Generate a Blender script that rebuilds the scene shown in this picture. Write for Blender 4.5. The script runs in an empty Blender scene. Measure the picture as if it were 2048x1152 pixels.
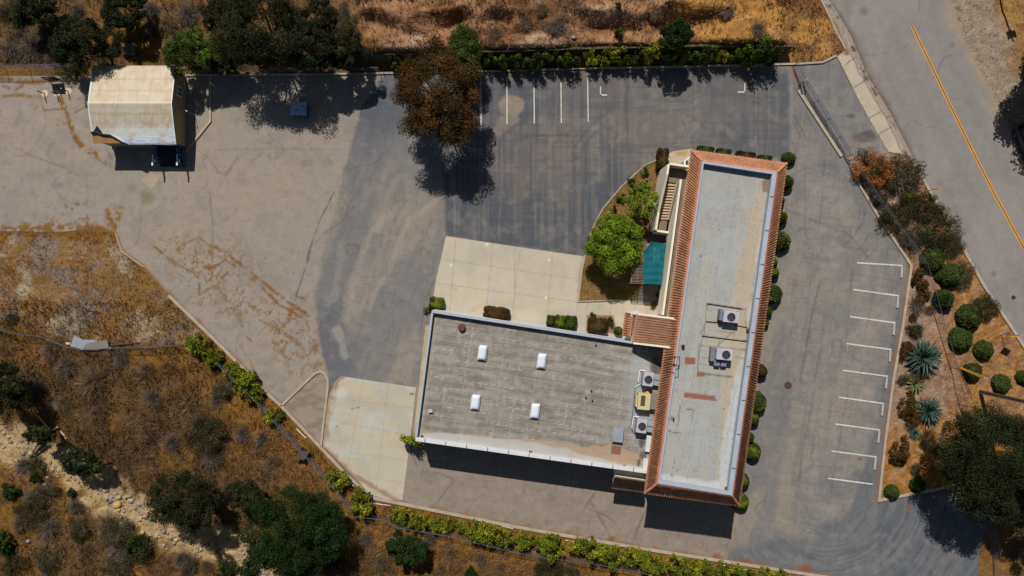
import bpy, math, random
import numpy as np
from mathutils import Vector, Matrix, Euler

# ------------------------------------------------------------------ camera, sky, sun, exposure
H = 68.0                 # flying height of the camera in metres
PXM = 20.0               # ground pixels (of the 2048 px photograph) per metre
scene = bpy.context.scene
COL = scene.collection
cam_d = bpy.data.cameras.new('camera')
cam = bpy.data.objects.new('camera', cam_d); COL.objects.link(cam)
cam.location = (0, 0, H); cam.rotation_euler = (0, 0, 0)
cam_d.sensor_width = 36.0; cam_d.sensor_fit = 'HORIZONTAL'
cam_d.lens = 36.0 * H / 102.4
cam_d.clip_start = 1.0; cam_d.clip_end = 3000.0
scene.camera = cam

SUN_EL = math.radians(49.8)
SUN_DIR = Vector((-0.233 * math.cos(SUN_EL), 0.972 * math.cos(SUN_EL), math.sin(SUN_EL))).normalized()  # towards the sun
world = bpy.data.worlds.new('World'); scene.world = world; world.use_nodes = True
wn = world.node_tree
bg = wn.nodes['Background']
sky = wn.nodes.new('ShaderNodeTexSky'); sky.sky_type = 'NISHITA'; sky.sun_disc = False
sky.sun_elevation = SUN_EL
sky.sun_rotation = math.atan2(SUN_DIR.x, SUN_DIR.y)
wn.links.new(sky.outputs[0], bg.inputs[0]); bg.inputs[1].default_value = 0.05
sun_d = bpy.data.lights.new('sun', 'SUN'); sun_d.energy = 5.0; sun_d.angle = math.radians(0.5); sun_d.color = (1.0, 0.97, 0.915)
sun = bpy.data.objects.new('sun', sun_d); COL.objects.link(sun)
sun.rotation_euler = SUN_DIR.to_track_quat('Z', 'Y').to_euler()
sun.location = (0, 0, 90)
scene.view_settings.view_transform = 'Standard'; scene.view_settings.look = 'None'
scene.view_settings.exposure = 0.05; scene.view_settings.gamma = 1.0
K = 1.38                 # sunlit level ground: picture value / albedo
scene.render.engine = 'CYCLES'
scene.cycles.max_bounces = 5; scene.cycles.diffuse_bounces = 2

rng = np.random.default_rng(7)
random.seed(7)

# ------------------------------------------------------------------ helpers
def lin(c):
    c = np.asarray(c, float) / 255.0
    return np.where(c <= 0.04045, c / 12.92, ((c + 0.055) / 1.055) ** 2.4)
def A(r, g, b, k=1.0):
    return lin((r, g, b)) / K * k
def V(px, py, z=0.0):
    """ground plan position (metres) of something seen at (px, py) that stands z metres high"""
    f = (1 - z / H) / PXM
    return Vector(((px - 1024) * f, (576 - py) * f, z))

_perm = np.random.default_rng(11).random(65536)
def _hash(ix, iy, s):
    return _perm[(ix * 7919 + iy * 104729 + s * 1299709 + (ix * iy) * 31) & 65535]
def vnoise(x, y, s=0):
    x = np.asarray(x, float); y = np.asarray(y, float)
    ix = np.floor(x).astype(np.int64); iy = np.floor(y).astype(np.int64)
    fx = x - ix; fy = y - iy
    fx = fx * fx * (3 - 2 * fx); fy = fy * fy * (3 - 2 * fy)
    a = _hash(ix, iy, s); b = _hash(ix + 1, iy, s); c = _hash(ix, iy + 1, s); d = _hash(ix + 1, iy + 1, s)
    return a + (b - a) * fx + (c - a) * fy + (a - b - c + d) * fx * fy
def fbm(x, y, s=0, o=4):
    t = 0.0; amp = 0.5; n = 0.0
    for k in range(o):
        t = t + amp * vnoise(x, y, s + k * 17); n += amp
        x = np.asarray(x) * 2.03 + 3.7; y = np.asarray(y) * 2.03 + 1.3; amp *= 0.5
    return t / n
def sstep(a, b, x):
    t = np.clip((np.asarray(x, float) - a) / (b - a), 0, 1)
    return t * t * (3 - 2 * t)
def segd(X, Y, x0, y0, x1, y1):
    dx, dy = x1 - x0, y1 - y0
    t = np.clip(((X - x0) * dx + (Y - y0) * dy) / (dx * dx + dy * dy + 1e-9), 0, 1)
    return np.hypot(X - x0 - t * dx, Y - y0 - t * dy)
def pathd(X, Y, pts):
    d = np.full(np.shape(X), 1e9)
    for (a, b), (c, e) in zip(pts[:-1], pts[1:]):
        d = np.minimum(d, segd(X, Y, a, b, c, e))
    return d
def inpoly(X, Y, poly):
    ins = np.zeros(np.shape(X), bool)
    n = len(poly)
    for i in range(n):
        x0, y0 = poly[i]; x1, y1 = poly[(i + 1) % n]
        if y0 == y1: continue
        c = ((y0 > Y) != (y1 > Y)) & (X < (x1 - x0) * (Y - y0) / (y1 - y0) + x0)
        ins ^= c
    return ins
def sdist(X, Y, poly):
    d = pathd(X, Y, list(poly) + [poly[0]])
    return np.where(inpoly(X, Y, poly), -d, d)
def blend(col, m, c):
    m = np.clip(m, 0, 1)[..., None]
    return col * (1 - m) + np.asarray(c) * m

WL = {}
def reg(o, parent=None, loc=None):
    COL.objects.link(o)
    if parent is not None:
        o.parent = parent; WL[o.name] = WL[parent.name]
    else:
        WL[o.name] = Vector(loc if loc is not None else (0, 0, 0)); o.location = WL[o.name]
    return o
def tag(o, label=None, cat=None, group=None, kind=None):
    if label: o['label'] = label
    if cat: o['category'] = cat
    if group: o['group'] = group
    if kind: o['kind'] = kind
    return o
def thing(name, loc, label, cat, group=None):
    o = bpy.data.objects.new(name, None); o.empty_display_size = 0.3
    reg(o, None, loc)
    return tag(o, label, cat, group)
def fastmesh(name, verts, faces, mat, cols=None, smooth=False):
    """verts (N,3); faces (M,3) or (M,4) int array; cols (N,3)"""
    me = bpy.data.meshes.new(name)
    verts = np.asarray(verts, np.float32); faces = np.asarray(faces, np.int32)
    M, k = faces.shape
    me.vertices.add(len(verts)); me.vertices.foreach_set('co', verts.ravel())
    me.loops.add(M * k); me.loops.foreach_set('vertex_index', faces.ravel())
    me.polygons.add(M); me.polygons.foreach_set('loop_start', np.arange(0, M * k, k, dtype=np.int32))
    try: me.polygons.foreach_set('loop_total', np.full(M, k, np.int32))
    except Exception: pass
    if smooth: me.polygons.foreach_set('use_smooth', np.ones(M, bool))
    me.update(calc_edges=True)
    if cols is not None:
        at = me.attributes.new('tint', 'FLOAT_COLOR', 'POINT')
        c4 = np.ones((len(verts), 4), np.float32); c4[:, :3] = cols
        at.data.foreach_set('color', c4.ravel())
    me.materials.append(mat)
    return me

class MB:
    """collects simple solids in world space, then links them as ONE mesh object"""
    def __init__(s): s.v = []; s.f = []
    def add(s, vs, fs):
        n = len(s.v); s.v += [tuple(p) for p in vs]; s.f += [tuple(i + n for i in f) for f in fs]; return s
    def prism(s, poly, z0, z1):
        """poly: list of (x,y); z0/z1 number or list"""
        n = len(poly)
        a = [z0] * n if not hasattr(z0, '__len__') else z0
        b = [z1] * n if not hasattr(z1, '__len__') else z1
        area = sum(poly[i][0] * poly[(i + 1) % n][1] - poly[(i + 1) % n][0] * poly[i][1] for i in range(n))
        idx = list(range(n)) if area > 0 else list(range(n))[::-1]
        vs = [(poly[i][0], poly[i][1], a[i]) for i in idx] + [(poly[i][0], poly[i][1], b[i]) for i in idx]
        fs = [tuple(range(n))[::-1], tuple(range(n, 2 * n))]
        for i in range(n):
            j = (i + 1) % n; fs.append((i, j, n + j, n + i))
        return s.add(vs, fs)
    def box(s, c, size, rz=0.0, tilt=None):
        hx, hy, hz = size[0] / 2, size[1] / 2, size[2] / 2
        R = Matrix.Rotation(rz, 3, 'Z')
        if tilt is not None: R = R @ tilt
        vs = [Vector(c) + R @ Vector((x, y, z)) for z in (-hz, hz) for x, y in ((-hx, -hy), (hx, -hy), (hx, hy), (-hx, hy))]
        return s.add(vs, [(3, 2, 1, 0), (4, 5, 6, 7), (0, 1, 5, 4), (1, 2, 6, 5), (2, 3, 7, 6), (3, 0, 4, 7)])
    def tube(s, p0, p1, r0, r1=None, n=8):
        r1 = r0 if r1 is None else r1
        p0, p1 = Vector(p0), Vector(p1); d = (p1 - p0)
        if d.length < 1e-6: return s
        d.normalize(); u = d.orthogonal().normalized(); w = d.cross(u)
        vs = []
        for p, r in ((p0, r0), (p1, r1)):
            for k in range(n):
                a = 2 * math.pi * k / n; vs.append(p + (u * math.cos(a) + w * math.sin(a)) * r)
        fs = [(k, (k + 1) % n, n + (k + 1) % n, n + k) for k in range(n)] + [tuple(range(n))[::-1], tuple(range(n, 2 * n))]
        return s.add(vs, fs)
    def wall(s, pts, t, z0, z1):
        """vertical wall along a polyline of (x,y), thickness t; z0,z1 numbers or lists per point"""
        n = len(pts); P = [Vector((p[0], p[1])) for p in pts]
        L, Rr = [], []
        for i in range(n):
            d = Vector((0, 0))
            if i > 0: d += (P[i] - P[i - 1]).normalized()
            if i < n - 1: d += (P[i + 1] - P[i]).normalized()
            d.normalize(); nn = Vector((-d.y, d.x))
            k = 1.0
            if 0 < i < n - 1:
                k = 1.0 / max(0.4, nn.dot(Vector((-(P[i + 1] - P[i]).normalized().y, (P[i + 1] - P[i]).normalized().x))))
            L.append(P[i] + nn * t / 2 * k); Rr.append(P[i] - nn * t / 2 * k)
        a = [z0] * n if not hasattr(z0, '__len__') else z0
        b = [z1] * n if not hasattr(z1, '__len__') else z1
        vs = []
        for i in range(n):
            vs += [(L[i].x, L[i].y, a[i]), (Rr[i].x, Rr[i].y, a[i]), (Rr[i].x, Rr[i].y, b[i]), (L[i].x, L[i].y, b[i])]
        fs = []
        for i in range(n - 1):
            q = 4 * i; r = q + 4
            fs += [(q + 3, q + 2, r + 2, r + 3), (q, q + 3, r + 3, r), (q + 2, q + 1, r + 1, r + 2), (q + 1, q, r, r + 1)]
        fs += [(0, 1, 2, 3), (4 * n - 1, 4 * n - 2, 4 * n - 3, 4 * n - 4)]
        return s.add(vs, fs)
    def mesh(s, name, mat, off=(0, 0, 0), bevel=0.0, smooth=False):
        me = bpy.data.meshes.new(name)
        o = Vector(off)
        me.from_pydata([tuple(Vector(p) - o) for p in s.v], [], s.f); me.update()
        me.materials.append(mat)
        if bevel > 0:
            import bmesh
            b = bmesh.new(); b.from_mesh(me)
            es = [e for e in b.edges if len(e.link_faces) == 2 and e.calc_face_angle(0) > 0.6]
            bmesh.ops.bevel(b, geom=es, offset=bevel, segments=2, affect='EDGES', profile=0.6, clamp_overlap=True)
            b.to_mesh(me); b.free()
        if smooth:
            for p in me.polygons: p.use_smooth = True
        return me
    def build(s, name, mat, parent=None, loc=None, bevel=0.0, smooth=False):
        base = WL[parent.name] if parent is not None else Vector(loc if loc is not None else (0, 0, 0))
        o = bpy.data.objects.new(name, s.mesh(name, mat, base, bevel, smooth))
        return reg(o, parent, base)
def copy_tree(o, parent=None, loc=None, rz=None, scale=None):
    c = o.copy(); COL.objects.link(c)
    if parent is not None: c.parent = parent
    if loc is not None: c.location = loc
    if rz is not None: c.rotation_euler = (0, 0, rz)
    if scale is not None: c.scale = scale
    for ch in list(o.children): copy_tree(ch, c)
    return c

# ------------------------------------------------------------------ materials (all node based)
def mat(name, col=(0.5, 0.5, 0.5), var=0.15, scale=3.0, rough=0.85, bump=0.0, bscale=None, attr=False, spec=0.25,
        metal=0.0, fine=0.0, fscale=40.0, trans=0.0, alpha=1.0, local=False, wave=None):
    m = bpy.data.materials.new(name); m.use_nodes = True
    t = m.node_tree; N = t.nodes; L = t.links
    P = N['Principled BSDF']; out = N['Material Output']
    P.inputs['Roughness'].default_value = rough
    P.inputs['Specular IOR Level'].default_value = spec
    P.inputs['Metallic'].default_value = metal
    if local:
        pos = N.new('ShaderNodeTexCoord').outputs['Object']
    else:
        pos = N.new('ShaderNodeNewGeometry').outputs['Position']
    if attr:
        at = N.new('ShaderNodeAttribute'); at.attribute_name = 'tint'; c = at.outputs['Color']
    else:
        rg = N.new('ShaderNodeRGB'); rg.outputs[0].default_value = (*[float(x) for x in col], 1); c = rg.outputs[0]
    def modulate(c, sc, amt, det):
        nz = N.new('ShaderNodeTexNoise'); nz.inputs['Scale'].default_value = sc; nz.inputs['Detail'].default_value = det
        L.new(pos, nz.inputs['Vector'])
        mr = N.new('ShaderNodeMapRange'); mr.inputs['From Min'].default_value = 0.25; mr.inputs['From Max'].default_value = 0.75
        mr.inputs['To Min'].default_value = 1 - amt; mr.inputs['To Max'].default_value = 1 + amt
        L.new(nz.outputs['Fac'], mr.inputs['Value'])
        vm = N.new('ShaderNodeVectorMath'); vm.operation = 'SCALE'
        L.new(c, vm.inputs[0]); L.new(mr.outputs[0], vm.inputs['Scale'])
        return vm.outputs[0]
    if var > 0: c = modulate(c, scale, var, 6)
    if fine > 0: c = modulate(c, fscale, fine, 3)
    L.new(c, P.inputs['Base Color'])
    if bump > 0:
        nz = N.new('ShaderNodeTexNoise'); nz.inputs['Scale'].default_value = bscale or scale * 4; nz.inputs['Detail'].default_value = 5
        L.new(pos, nz.inputs['Vector'])
        bp = N.new('ShaderNodeBump'); bp.inputs['Strength'].default_value = 1.0; bp.inputs['Distance'].default_value = bump
        L.new(nz.outputs['Fac'], bp.inputs['Height']); L.new(bp.outputs[0], P.inputs['Normal'])
    if trans > 0:
        tr = N.new('ShaderNodeBsdfTranslucent'); L.new(c, tr.inputs['Color'])
        mx = N.new('ShaderNodeMixShader'); mx.inputs[0].default_value = trans
        L.new(P.outputs[0], mx.inputs[1]); L.new(tr.outputs[0], mx.inputs[2]); L.new(mx.outputs[0], out.inputs['Surface'])
    return m
M = {}
M['terrain'] = mat('dry_ground', attr=True, var=0.22, scale=1.6, rough=0.95, bump=0.14, bscale=3.0, fine=0.26, fscale=8.0, spec=0.05)
M['asphalt'] = mat('asphalt', attr=True, var=0.07, scale=1.1, rough=0.9, bump=0.008, bscale=22, fine=0.16, fscale=11, spec=0.12)
M['concrete'] = mat('concrete', attr=True, var=0.06, scale=0.9, rough=0.85, bump=0.004, bscale=20, fine=0.05, fscale=15)
M['roofing'] = mat('roofing', attr=True, var=0.06, scale=1.2, rough=0.8, bump=0.01, bscale=8, fine=0.07, fscale=12)
M['leaf'] = mat('leaves', attr=True, var=0.28, scale=0.7, rough=0.75, trans=0.2, spec=0.12)
M['straw'] = mat('straw', attr=True, var=0.15, scale=0.8, rough=0.9, trans=0.1)
M['twig'] = mat('twigs', attr=True, var=0.2, scale=1.5, rough=0.9)
M['bark'] = mat('bark', A(95, 80, 66), var=0.3, scale=6, rough=0.95, bump=0.03)
M['kerb'] = mat('kerb_concrete', A(172, 160, 140), var=0.16, scale=1.2, rough=0.9, fine=0.1, fscale=8)
M['stucco'] = mat('stucco', A(242, 230, 206), var=0.07, scale=1.5, rough=0.9, bump=0.004, bscale=30)
M['stuccow'] = mat('white_stucco', A(214, 214, 214), var=0.06, scale=1.2, rough=0.85, fine=0.05, fscale=6)
M['coping'] = mat('grey_coping', A(170, 178, 188), var=0.08, scale=0.8, rough=0.55, fine=0.06, fscale=5)
M['wallgrey'] = mat('grey_wall', A(120, 118, 112), var=0.08, scale=1.0)
M['tile'] = mat('clay_tile', A(186, 130, 94), var=0.2, scale=1.1, rough=0.8, fine=0.22, fscale=5)
M['tilebrown'] = mat('brown_clay_tile', A(160, 116, 88), var=0.16, scale=1.4, rough=0.8, fine=0.15, fscale=5)
M['pink'] = mat('pink_paint', A(204, 128, 114), var=0.16, scale=1.5, rough=0.8)
M['tread'] = mat('tread_wood', A(204, 176, 142), var=0.15, scale=2, rough=0.85)
M['deckwood'] = mat('deck_boards', A(128, 108, 88), var=0.15, scale=1.5, rough=0.85)
M['galv'] = mat('galvanised_steel', A(150, 158, 168), var=0.1, scale=2, rough=0.45, metal=0.7)
M['fencepost'] = mat('aged_fence_steel', A(104, 108, 116), var=0.15, scale=2, rough=0.6, metal=0.3)
M['wire'] = mat('fence_wire', A(112, 122, 138), var=0.1, scale=2, rough=0.5, metal=0.3)
M['darksteel'] = mat('dark_steel', A(45, 42, 44), var=0.2, scale=3, rough=0.6)
M['acgrey'] = mat('unit_grey_paint', A(186, 182, 190), var=0.05, scale=2, rough=0.5)
M['acside'] = mat('unit_side_louvre', A(120, 122, 130), var=0.1, scale=3, rough=0.5)
M['acyellow'] = mat('unit_yellow_paint', A(206, 192, 146), var=0.08, scale=2, rough=0.55)
M['black'] = mat('black_paint', (0.012, 0.013, 0.015), var=0.2, scale=3, rough=0.5)
M['white'] = mat('white_paint', A(232, 228, 218), var=0.06, scale=1.5, rough=0.6)
M['dome'] = mat('skylight_acrylic', A(226, 232, 240), var=0.03, scale=1.0, rough=0.25, spec=0.5)
M['rust'] = mat('rust_red', A(104, 62, 52), var=0.25, scale=4, rough=0.8)
M['teal'] = mat('teal_shade_cloth', attr=True, var=0.12, scale=2.2, rough=0.8, trans=0.25)
M['lattice'] = mat('grey_lattice_wood', A(160, 134, 120), var=0.2, scale=3, rough=0.9)
M['tarp'] = mat('roof_tarp', attr=True, var=0.06, scale=1.3, rough=0.55, fine=0.08, fscale=7)
M['tarpback'] = mat('tarp_underside', A(36, 40, 54), var=0.2, scale=3, rough=0.6)
M['plywood'] = mat('plywood', A(166, 122, 78), var=0.15, scale=2, rough=0.85)
M['shedwall'] = mat('shed_siding', A(166, 148, 112), var=0.06, scale=1.5, rough=0.85)
M['bluepaint'] = mat('blue_paint', A(52, 92, 132), var=0.1, scale=3, rough=0.5)
M['dappledlid'] = mat('dappled_light_lid', A(140, 168, 190), var=0.5, scale=3, rough=0.5)  # pale blotches put dappled sunlight into the lid colour
M['glass'] = mat('window_glass', (0.03, 0.04, 0.05), var=0.1, rough=0.08, spec=0.6)
M['yellow'] = mat('yellow_paint', A(224, 160, 24), var=0.08, scale=3, rough=0.55)
M['roadyellow'] = mat('yellow_road_paint', A(216, 152, 40), var=0.14, scale=1.5, rough=0.8, fine=0.22, fscale=7)
M['roadwhite'] = mat('white_road_paint', A(206, 200, 188), var=0.2, scale=2.0, rough=0.8, fine=0.28, fscale=7)
M['iron'] = mat('cast_iron', A(84, 60, 52), var=0.2, scale=4, rough=0.7)
M['darkiron'] = mat('dark_cast_iron', A(52, 50, 56), var=0.2, scale=4, rough=0.7)
M['sheet'] = mat('weathered_sheet', A(150, 155, 165), var=0.12, scale=1.6, rough=0.55)
M['sheetb'] = mat('weathered_board', A(132, 122, 116), var=0.12, scale=1.6, rough=0.8)
M['pole'] = mat('pole_wood', A(80, 62, 50), var=0.25, scale=2, rough=0.9)
M['pallet'] = mat('pallet_wood', A(92, 80, 66), var=0.2, scale=3, rough=0.9)
M['earthwall'] = mat('retaining_boards', A(96, 82, 64), var=0.25, scale=2, rough=0.95)
M['rock'] = mat('creek_rock', attr=True, var=0.2, scale=3, rough=0.9, bump=0.02, bscale=8)
M['stopwhite'] = mat('wheel_stop_concrete', A(176, 170, 162), var=0.1, scale=3, rough=0.9)
M['padwhite'] = mat('pale_concrete', A(206, 184, 156), var=0.12, scale=4, rough=0.9)
M['carpaint'] = mat('dark_car_paint', (0.015, 0.02, 0.035), var=0.05, rough=0.25, spec=0.5)
M['rubber'] = mat('rubber', (0.02, 0.02, 0.02), var=0.1, rough=0.9)
M['orangeflower'] = mat('orange_flowers', attr=True, var=0.15, scale=1.5, rough=0.6, trans=0.2)
# ------------------------------------------------------------------ ground plan (ground pixels of the photograph, 20 to a metre)
SOUTH_KERB = [(742, 995), (1024, 1052), (1097, 1065), (1191, 1081), (1291, 1098), (1407, 1116), (1536, 1136), (1640, 1152), (1960, 1206)]
SW_KERB = [(338, 591), (427, 677), (487, 737), (525, 778), (562, 811), (642, 895), (692, 948), (729, 981), (742, 995)]
EAST_KERB = [(1690, 312), (1703, 338), (1722, 376), (1760, 440), (1808, 510), (1822, 532), (1815, 580), (1805, 650), (1786, 760), (1770, 880), (1757, 1001), (1795, 993), (1880, 977), (1960, 955)]
NORTH_KERB = [(372, 151), (560, 150), (700, 148), (760, 147), (960, 143), (1175, 137), (1560, 129), (1600, 128), (1645, 125), (1672, 112)]
LOT = ([(-900, 152), (180, 152)] + NORTH_KERB + [(1674, 116), (1712, 190), (1745, 250), (1778, 306), (1735, 312)] + EAST_KERB +
       [(2010, 1000), (1968, 1070), (1957, 1110), (1956, 1250), (1956, 1205)] + SOUTH_KERB[::-1][1:] + SW_KERB[::-1][1:] +
       [(287, 534), (243, 502), (231, 466), (200, 456), (120, 464), (0, 462), (-900, 470)])
LOT = [p for p in LOT if p != (1956, 1250)]
ROAD_W = [(1290, -800), (1659, 0), (1699, 63), (1736, 150), (1783, 227), (1833, 330), (1866, 391), (1916, 477), (1969, 571), (2048, 690), (2440, 1290)]
ROAD_E = [(1560, -800), (1900, 0), (1930, 82), (1980, 180), (2050, 332), (2110, 440), (2690, 1290)]
ROAD = ROAD_W + ROAD_E[::-1]
SIDEWALK = [(1250, -800), (1640, -5), (1672, 70), (1690, 100), (1674, 114), (1712, 190), (1745, 250), (1776, 303), (1815, 312), (1838, 352), (1834, 332), (1783, 229), (1736, 152), (1699, 65), (1659, 0), (1284, -800)]
YELLOW = [(1823, 50), (1856, 118), (1889, 187), (1949, 310), (1987, 384), (2048, 497), (2500, 1290)]
CREEK = [(-900, 700), (-300, 830), (-60, 872), (30, 895), (100, 925), (165, 962), (225, 1008), (285, 1046), (340, 1080), (405, 1100), (470, 1116), (540, 1146), (640, 1230), (800, 1500)]
FENCE_N = [(-300, 138), (0, 138), (185, 136)]
WALL_N = [(640, 122), (720, 119), (960, 114), (1175, 108), (1400, 103), (1575, 101)]

def terrain_z(X, Y):
    """height (m) of the bare ground at ground pixels"""
    X = np.asarray(X, float); Y = np.asarray(Y, float)
    d_l = sdist(X, Y, LOT); d_r = np.minimum(sdist(X, Y, ROAD), sdist(X, Y, SIDEWALK))
    d = np.minimum(d_l, d_r)
    out = sstep(2, 55, d)
    z = (fbm(X / 90, Y / 90, 3, 4) - 0.5) * 0.9 * out + (fbm(X / 22, Y / 22, 5, 3) - 0.5) * 0.35 * out
    # north hillside behind the retaining wall
    wy = np.interp(X, [p[0] for p in WALL_N], [p[1] for p in WALL_N])
    ramp = sstep(560, 760, X) * (1 - sstep(1540, 1600, X))
    back = sstep(-1, 4, wy - Y)
    mound = np.abs(fbm(X / 150 + 2, Y / 70, 21, 4) - 0.5) * 2
    z = z + ramp * back * (1.5 + 0.012 * np.clip(wy - Y, 0, 150) * 1.0 - mound * 2.6 * sstep(4, 50, wy - Y) + 0.5)
    # creek
    dc = pathd(X, Y, CREEK)
    z = z - 1.3 * np.exp(-(dc / 85.0) ** 2) * out
    # east planting strip almost level
    pl = sstep(1690, 1760, X) * sstep(280, 330, Y) * (1 - sstep(2040, 2300, X))
    z = z * (1 - 0.75 * pl)
    z = np.where(d < 0, -0.10 + 0.085 * sstep(-9, -1, d), z * sstep(0, 14, d) - 0.015)
    far = sstep(1300, 3000, np.hypot(X - 1024, Y - 576))
    return z * (1 - far) + far * 0.5

def terrain_col(X, Y):
    n1 = fbm(X / 70, Y / 70, 31, 5); n2 = fbm(X / 28, Y / 28, 41, 4); n3 = fbm(X / 9, Y / 9, 51, 3)
    c = np.tile(A(102, 78, 46), (len(X), 1))
    c = blend(c, sstep(0.47, 0.62, n1) * .85, A(128, 93, 46))
    c = blend(c, sstep(0.5, 0.66, n2) * 0.7, A(104, 80, 56))
    c = blend(c, sstep(.52, .64, fbm(X / 60 + 7, Y / 60, 45, 4)) * .75 * (Y > 600) * sstep(60, 130, pathd(X, Y, SW_KERB + SOUTH_KERB)), A(84, 65, 48))
    c = blend(c, sstep(120, 50, pathd(X, Y, SW_KERB + SOUTH_KERB) + (n1 - .5) * 90) * .7, A(138, 100, 52))
    # north hillside
    nm = sstep(620, 780, X + (n1 - .5) * 200) * (1 - sstep(118, 130, Y)) * (1 - sstep(1640, 1700, X))
    hill = np.tile(A(154, 114, 80), (len(X), 1))
    hill = blend(hill, sstep(0.48, 0.62, n2), A(138, 100, 66))
    hill = blend(hill, sstep(0.5, 0.62, fbm(X / 120, Y / 50, 61, 4)), A(170, 138, 108))
    hill = blend(hill, sstep(1290, 1380, X + (n1 - .5) * 160) * 0.8, A(172, 124, 62))
    hill = blend(hill, sstep(0.56, 0.66, fbm(X / 60, Y / 24, 71, 4)) * 0.7, A(112, 76, 46))
    c = c * (1 - nm[:, None]) + hill * nm[:, None]
    # bare lot of soil and dead grass on the west side
    PLOT = [(-300, 470), (120, 466), (225, 470), (245, 506), (335, 592), (420, 678), (370, 690), (170, 690), (60, 655), (-300, 560)]
    pm = sstep(6, -12, sdist(X, Y, PLOT))
    soil = np.tile(A(134, 106, 68), (len(X), 1))
    soil = blend(soil, sstep(0.47, 0.56, fbm(X / 80 + 4, Y / 60, 81, 5)), A(128, 112, 98))
    soil = blend(soil, sstep(0.54, 0.62, fbm(X / 50 + 9, Y / 50, 91, 5)), A(160, 142, 116))
    soil = blend(soil, sstep(0.5, 0.6, n2) * 0.7, A(130, 94, 48))
    soil = blend(soil, sstep(16, 2, np.abs(Y - 470)) * sstep(.42, .6, n2 + .1), A(142, 94, 34))
    c = c * (1 - pm[:, None]) + soil * pm[:, None]
    # creek bed
    dc = pathd(X, Y, CREEK) + (fbm(X / 26, Y / 26, 101, 5) - 0.5) * 74
    c = blend(c, sstep(46, 26, dc), A(180, 154, 112))
    c = blend(c, sstep(30, 8, dc) * sstep(.4, .55, n2), A(168, 144, 112))
    # planting strip between lot and road
    PL = [(1690, 310), (1778, 306), (1816, 312), (1838, 345), (1900, 455), (1966, 572), (2060, 715), (2200, 930), (1960, 955), (1757, 1001), (1770, 880), (1805, 650), (1822, 532)]
    pm = sstep(4, -4, sdist(X, Y, PL))
    g = np.tile(A(150, 124, 104), (len(X), 1))
    east = sstep(-30, 40, (X - 1850) - (Y - 540) * 0.18 + (n1 - .5) * 130)
    g = blend(g, east, A(158, 114, 62))
    g = blend(g, sstep(.5, .62, n2) * 0.75, A(134, 96, 68))
    g = blend(g, sstep(820, 900, Y + (n1 - .5) * 120), A(152, 106, 52))
    g = blend(g, sstep(.56, .66, n3) * .35, A(168, 142, 120))
    c = c * (1 - pm[:, None]) + g * pm[:, None]
    # far shoulder of the road
    dr = sdist(X, Y, ROAD)
    sm = sstep(1700, 1850, X - Y * 0.45) * (X > 1880)
    east_side = (X > np.interp(Y, [-300, 0, 82, 180, 332, 440, 1290], [1780, 1900, 1930, 1980, 2050, 2110, 2690]) - 4)
    sh = east_side * sstep(95, 55, dr + (n1 - .5) * 60)
    c = blend(c, east_side * 1.0, A(150, 112, 66))
    c = blend(c, east_side * sstep(.5, .6, n2) * .6, A(126, 94, 54))
    c = blend(c, sh, A(148, 132, 114))
    # wild ground in the south west slightly darker and more saturated
    lum = c.mean(1, keepdims=True); wild = sstep(560, 700, Y)[:, None] * (X < 1300)[:, None]
    c = (lum + (c - lum) * (1 + .06 * wild)) * (1 - .10 * wild)
    return np.clip(c * (0.80 + 0.40 * n3)[:, None], 0.004, 0.9)

def axis(lo, hi, step, far):
    a = list(np.arange(lo, hi + 1e-6, step)); s = step; x = hi
    r = []
    while x < far: s *= 1.5; x += s; r.append(x)
    s = step; x = lo; l = []
    while x > -far: s *= 1.5; x -= s; l.append(x)
    return np.array(l[::-1] + a + r)
xs = axis(-56, 56, 0.25, 700); ys = axis(-33, 33, 0.25, 700)
gx, gy = np.meshgrid(xs, ys); gx = gx.ravel(); gy = gy.ravel()
PX = gx * PXM + 1024; PY = 576 - gy * PXM
gz = terrain_z(PX, PY)
nx = len(xs); ny = len(ys)
ii = (np.arange(ny - 1)[:, None] * nx + np.arange(nx - 1)[None, :]).ravel()
gf = np.stack([ii, ii + 1, ii + 1 + nx, ii + nx], 1)
me = fastmesh('ground', np.stack([gx, gy, gz], 1), gf, M['terrain'], terrain_col(PX, PY), smooth=True)
GROUND = bpy.data.objects.new('ground', me); reg(GROUND); tag(GROUND, kind='structure')
def TZ(px, py):
    return float(terrain_z(np.array([px]), np.array([py]))[0])

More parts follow.
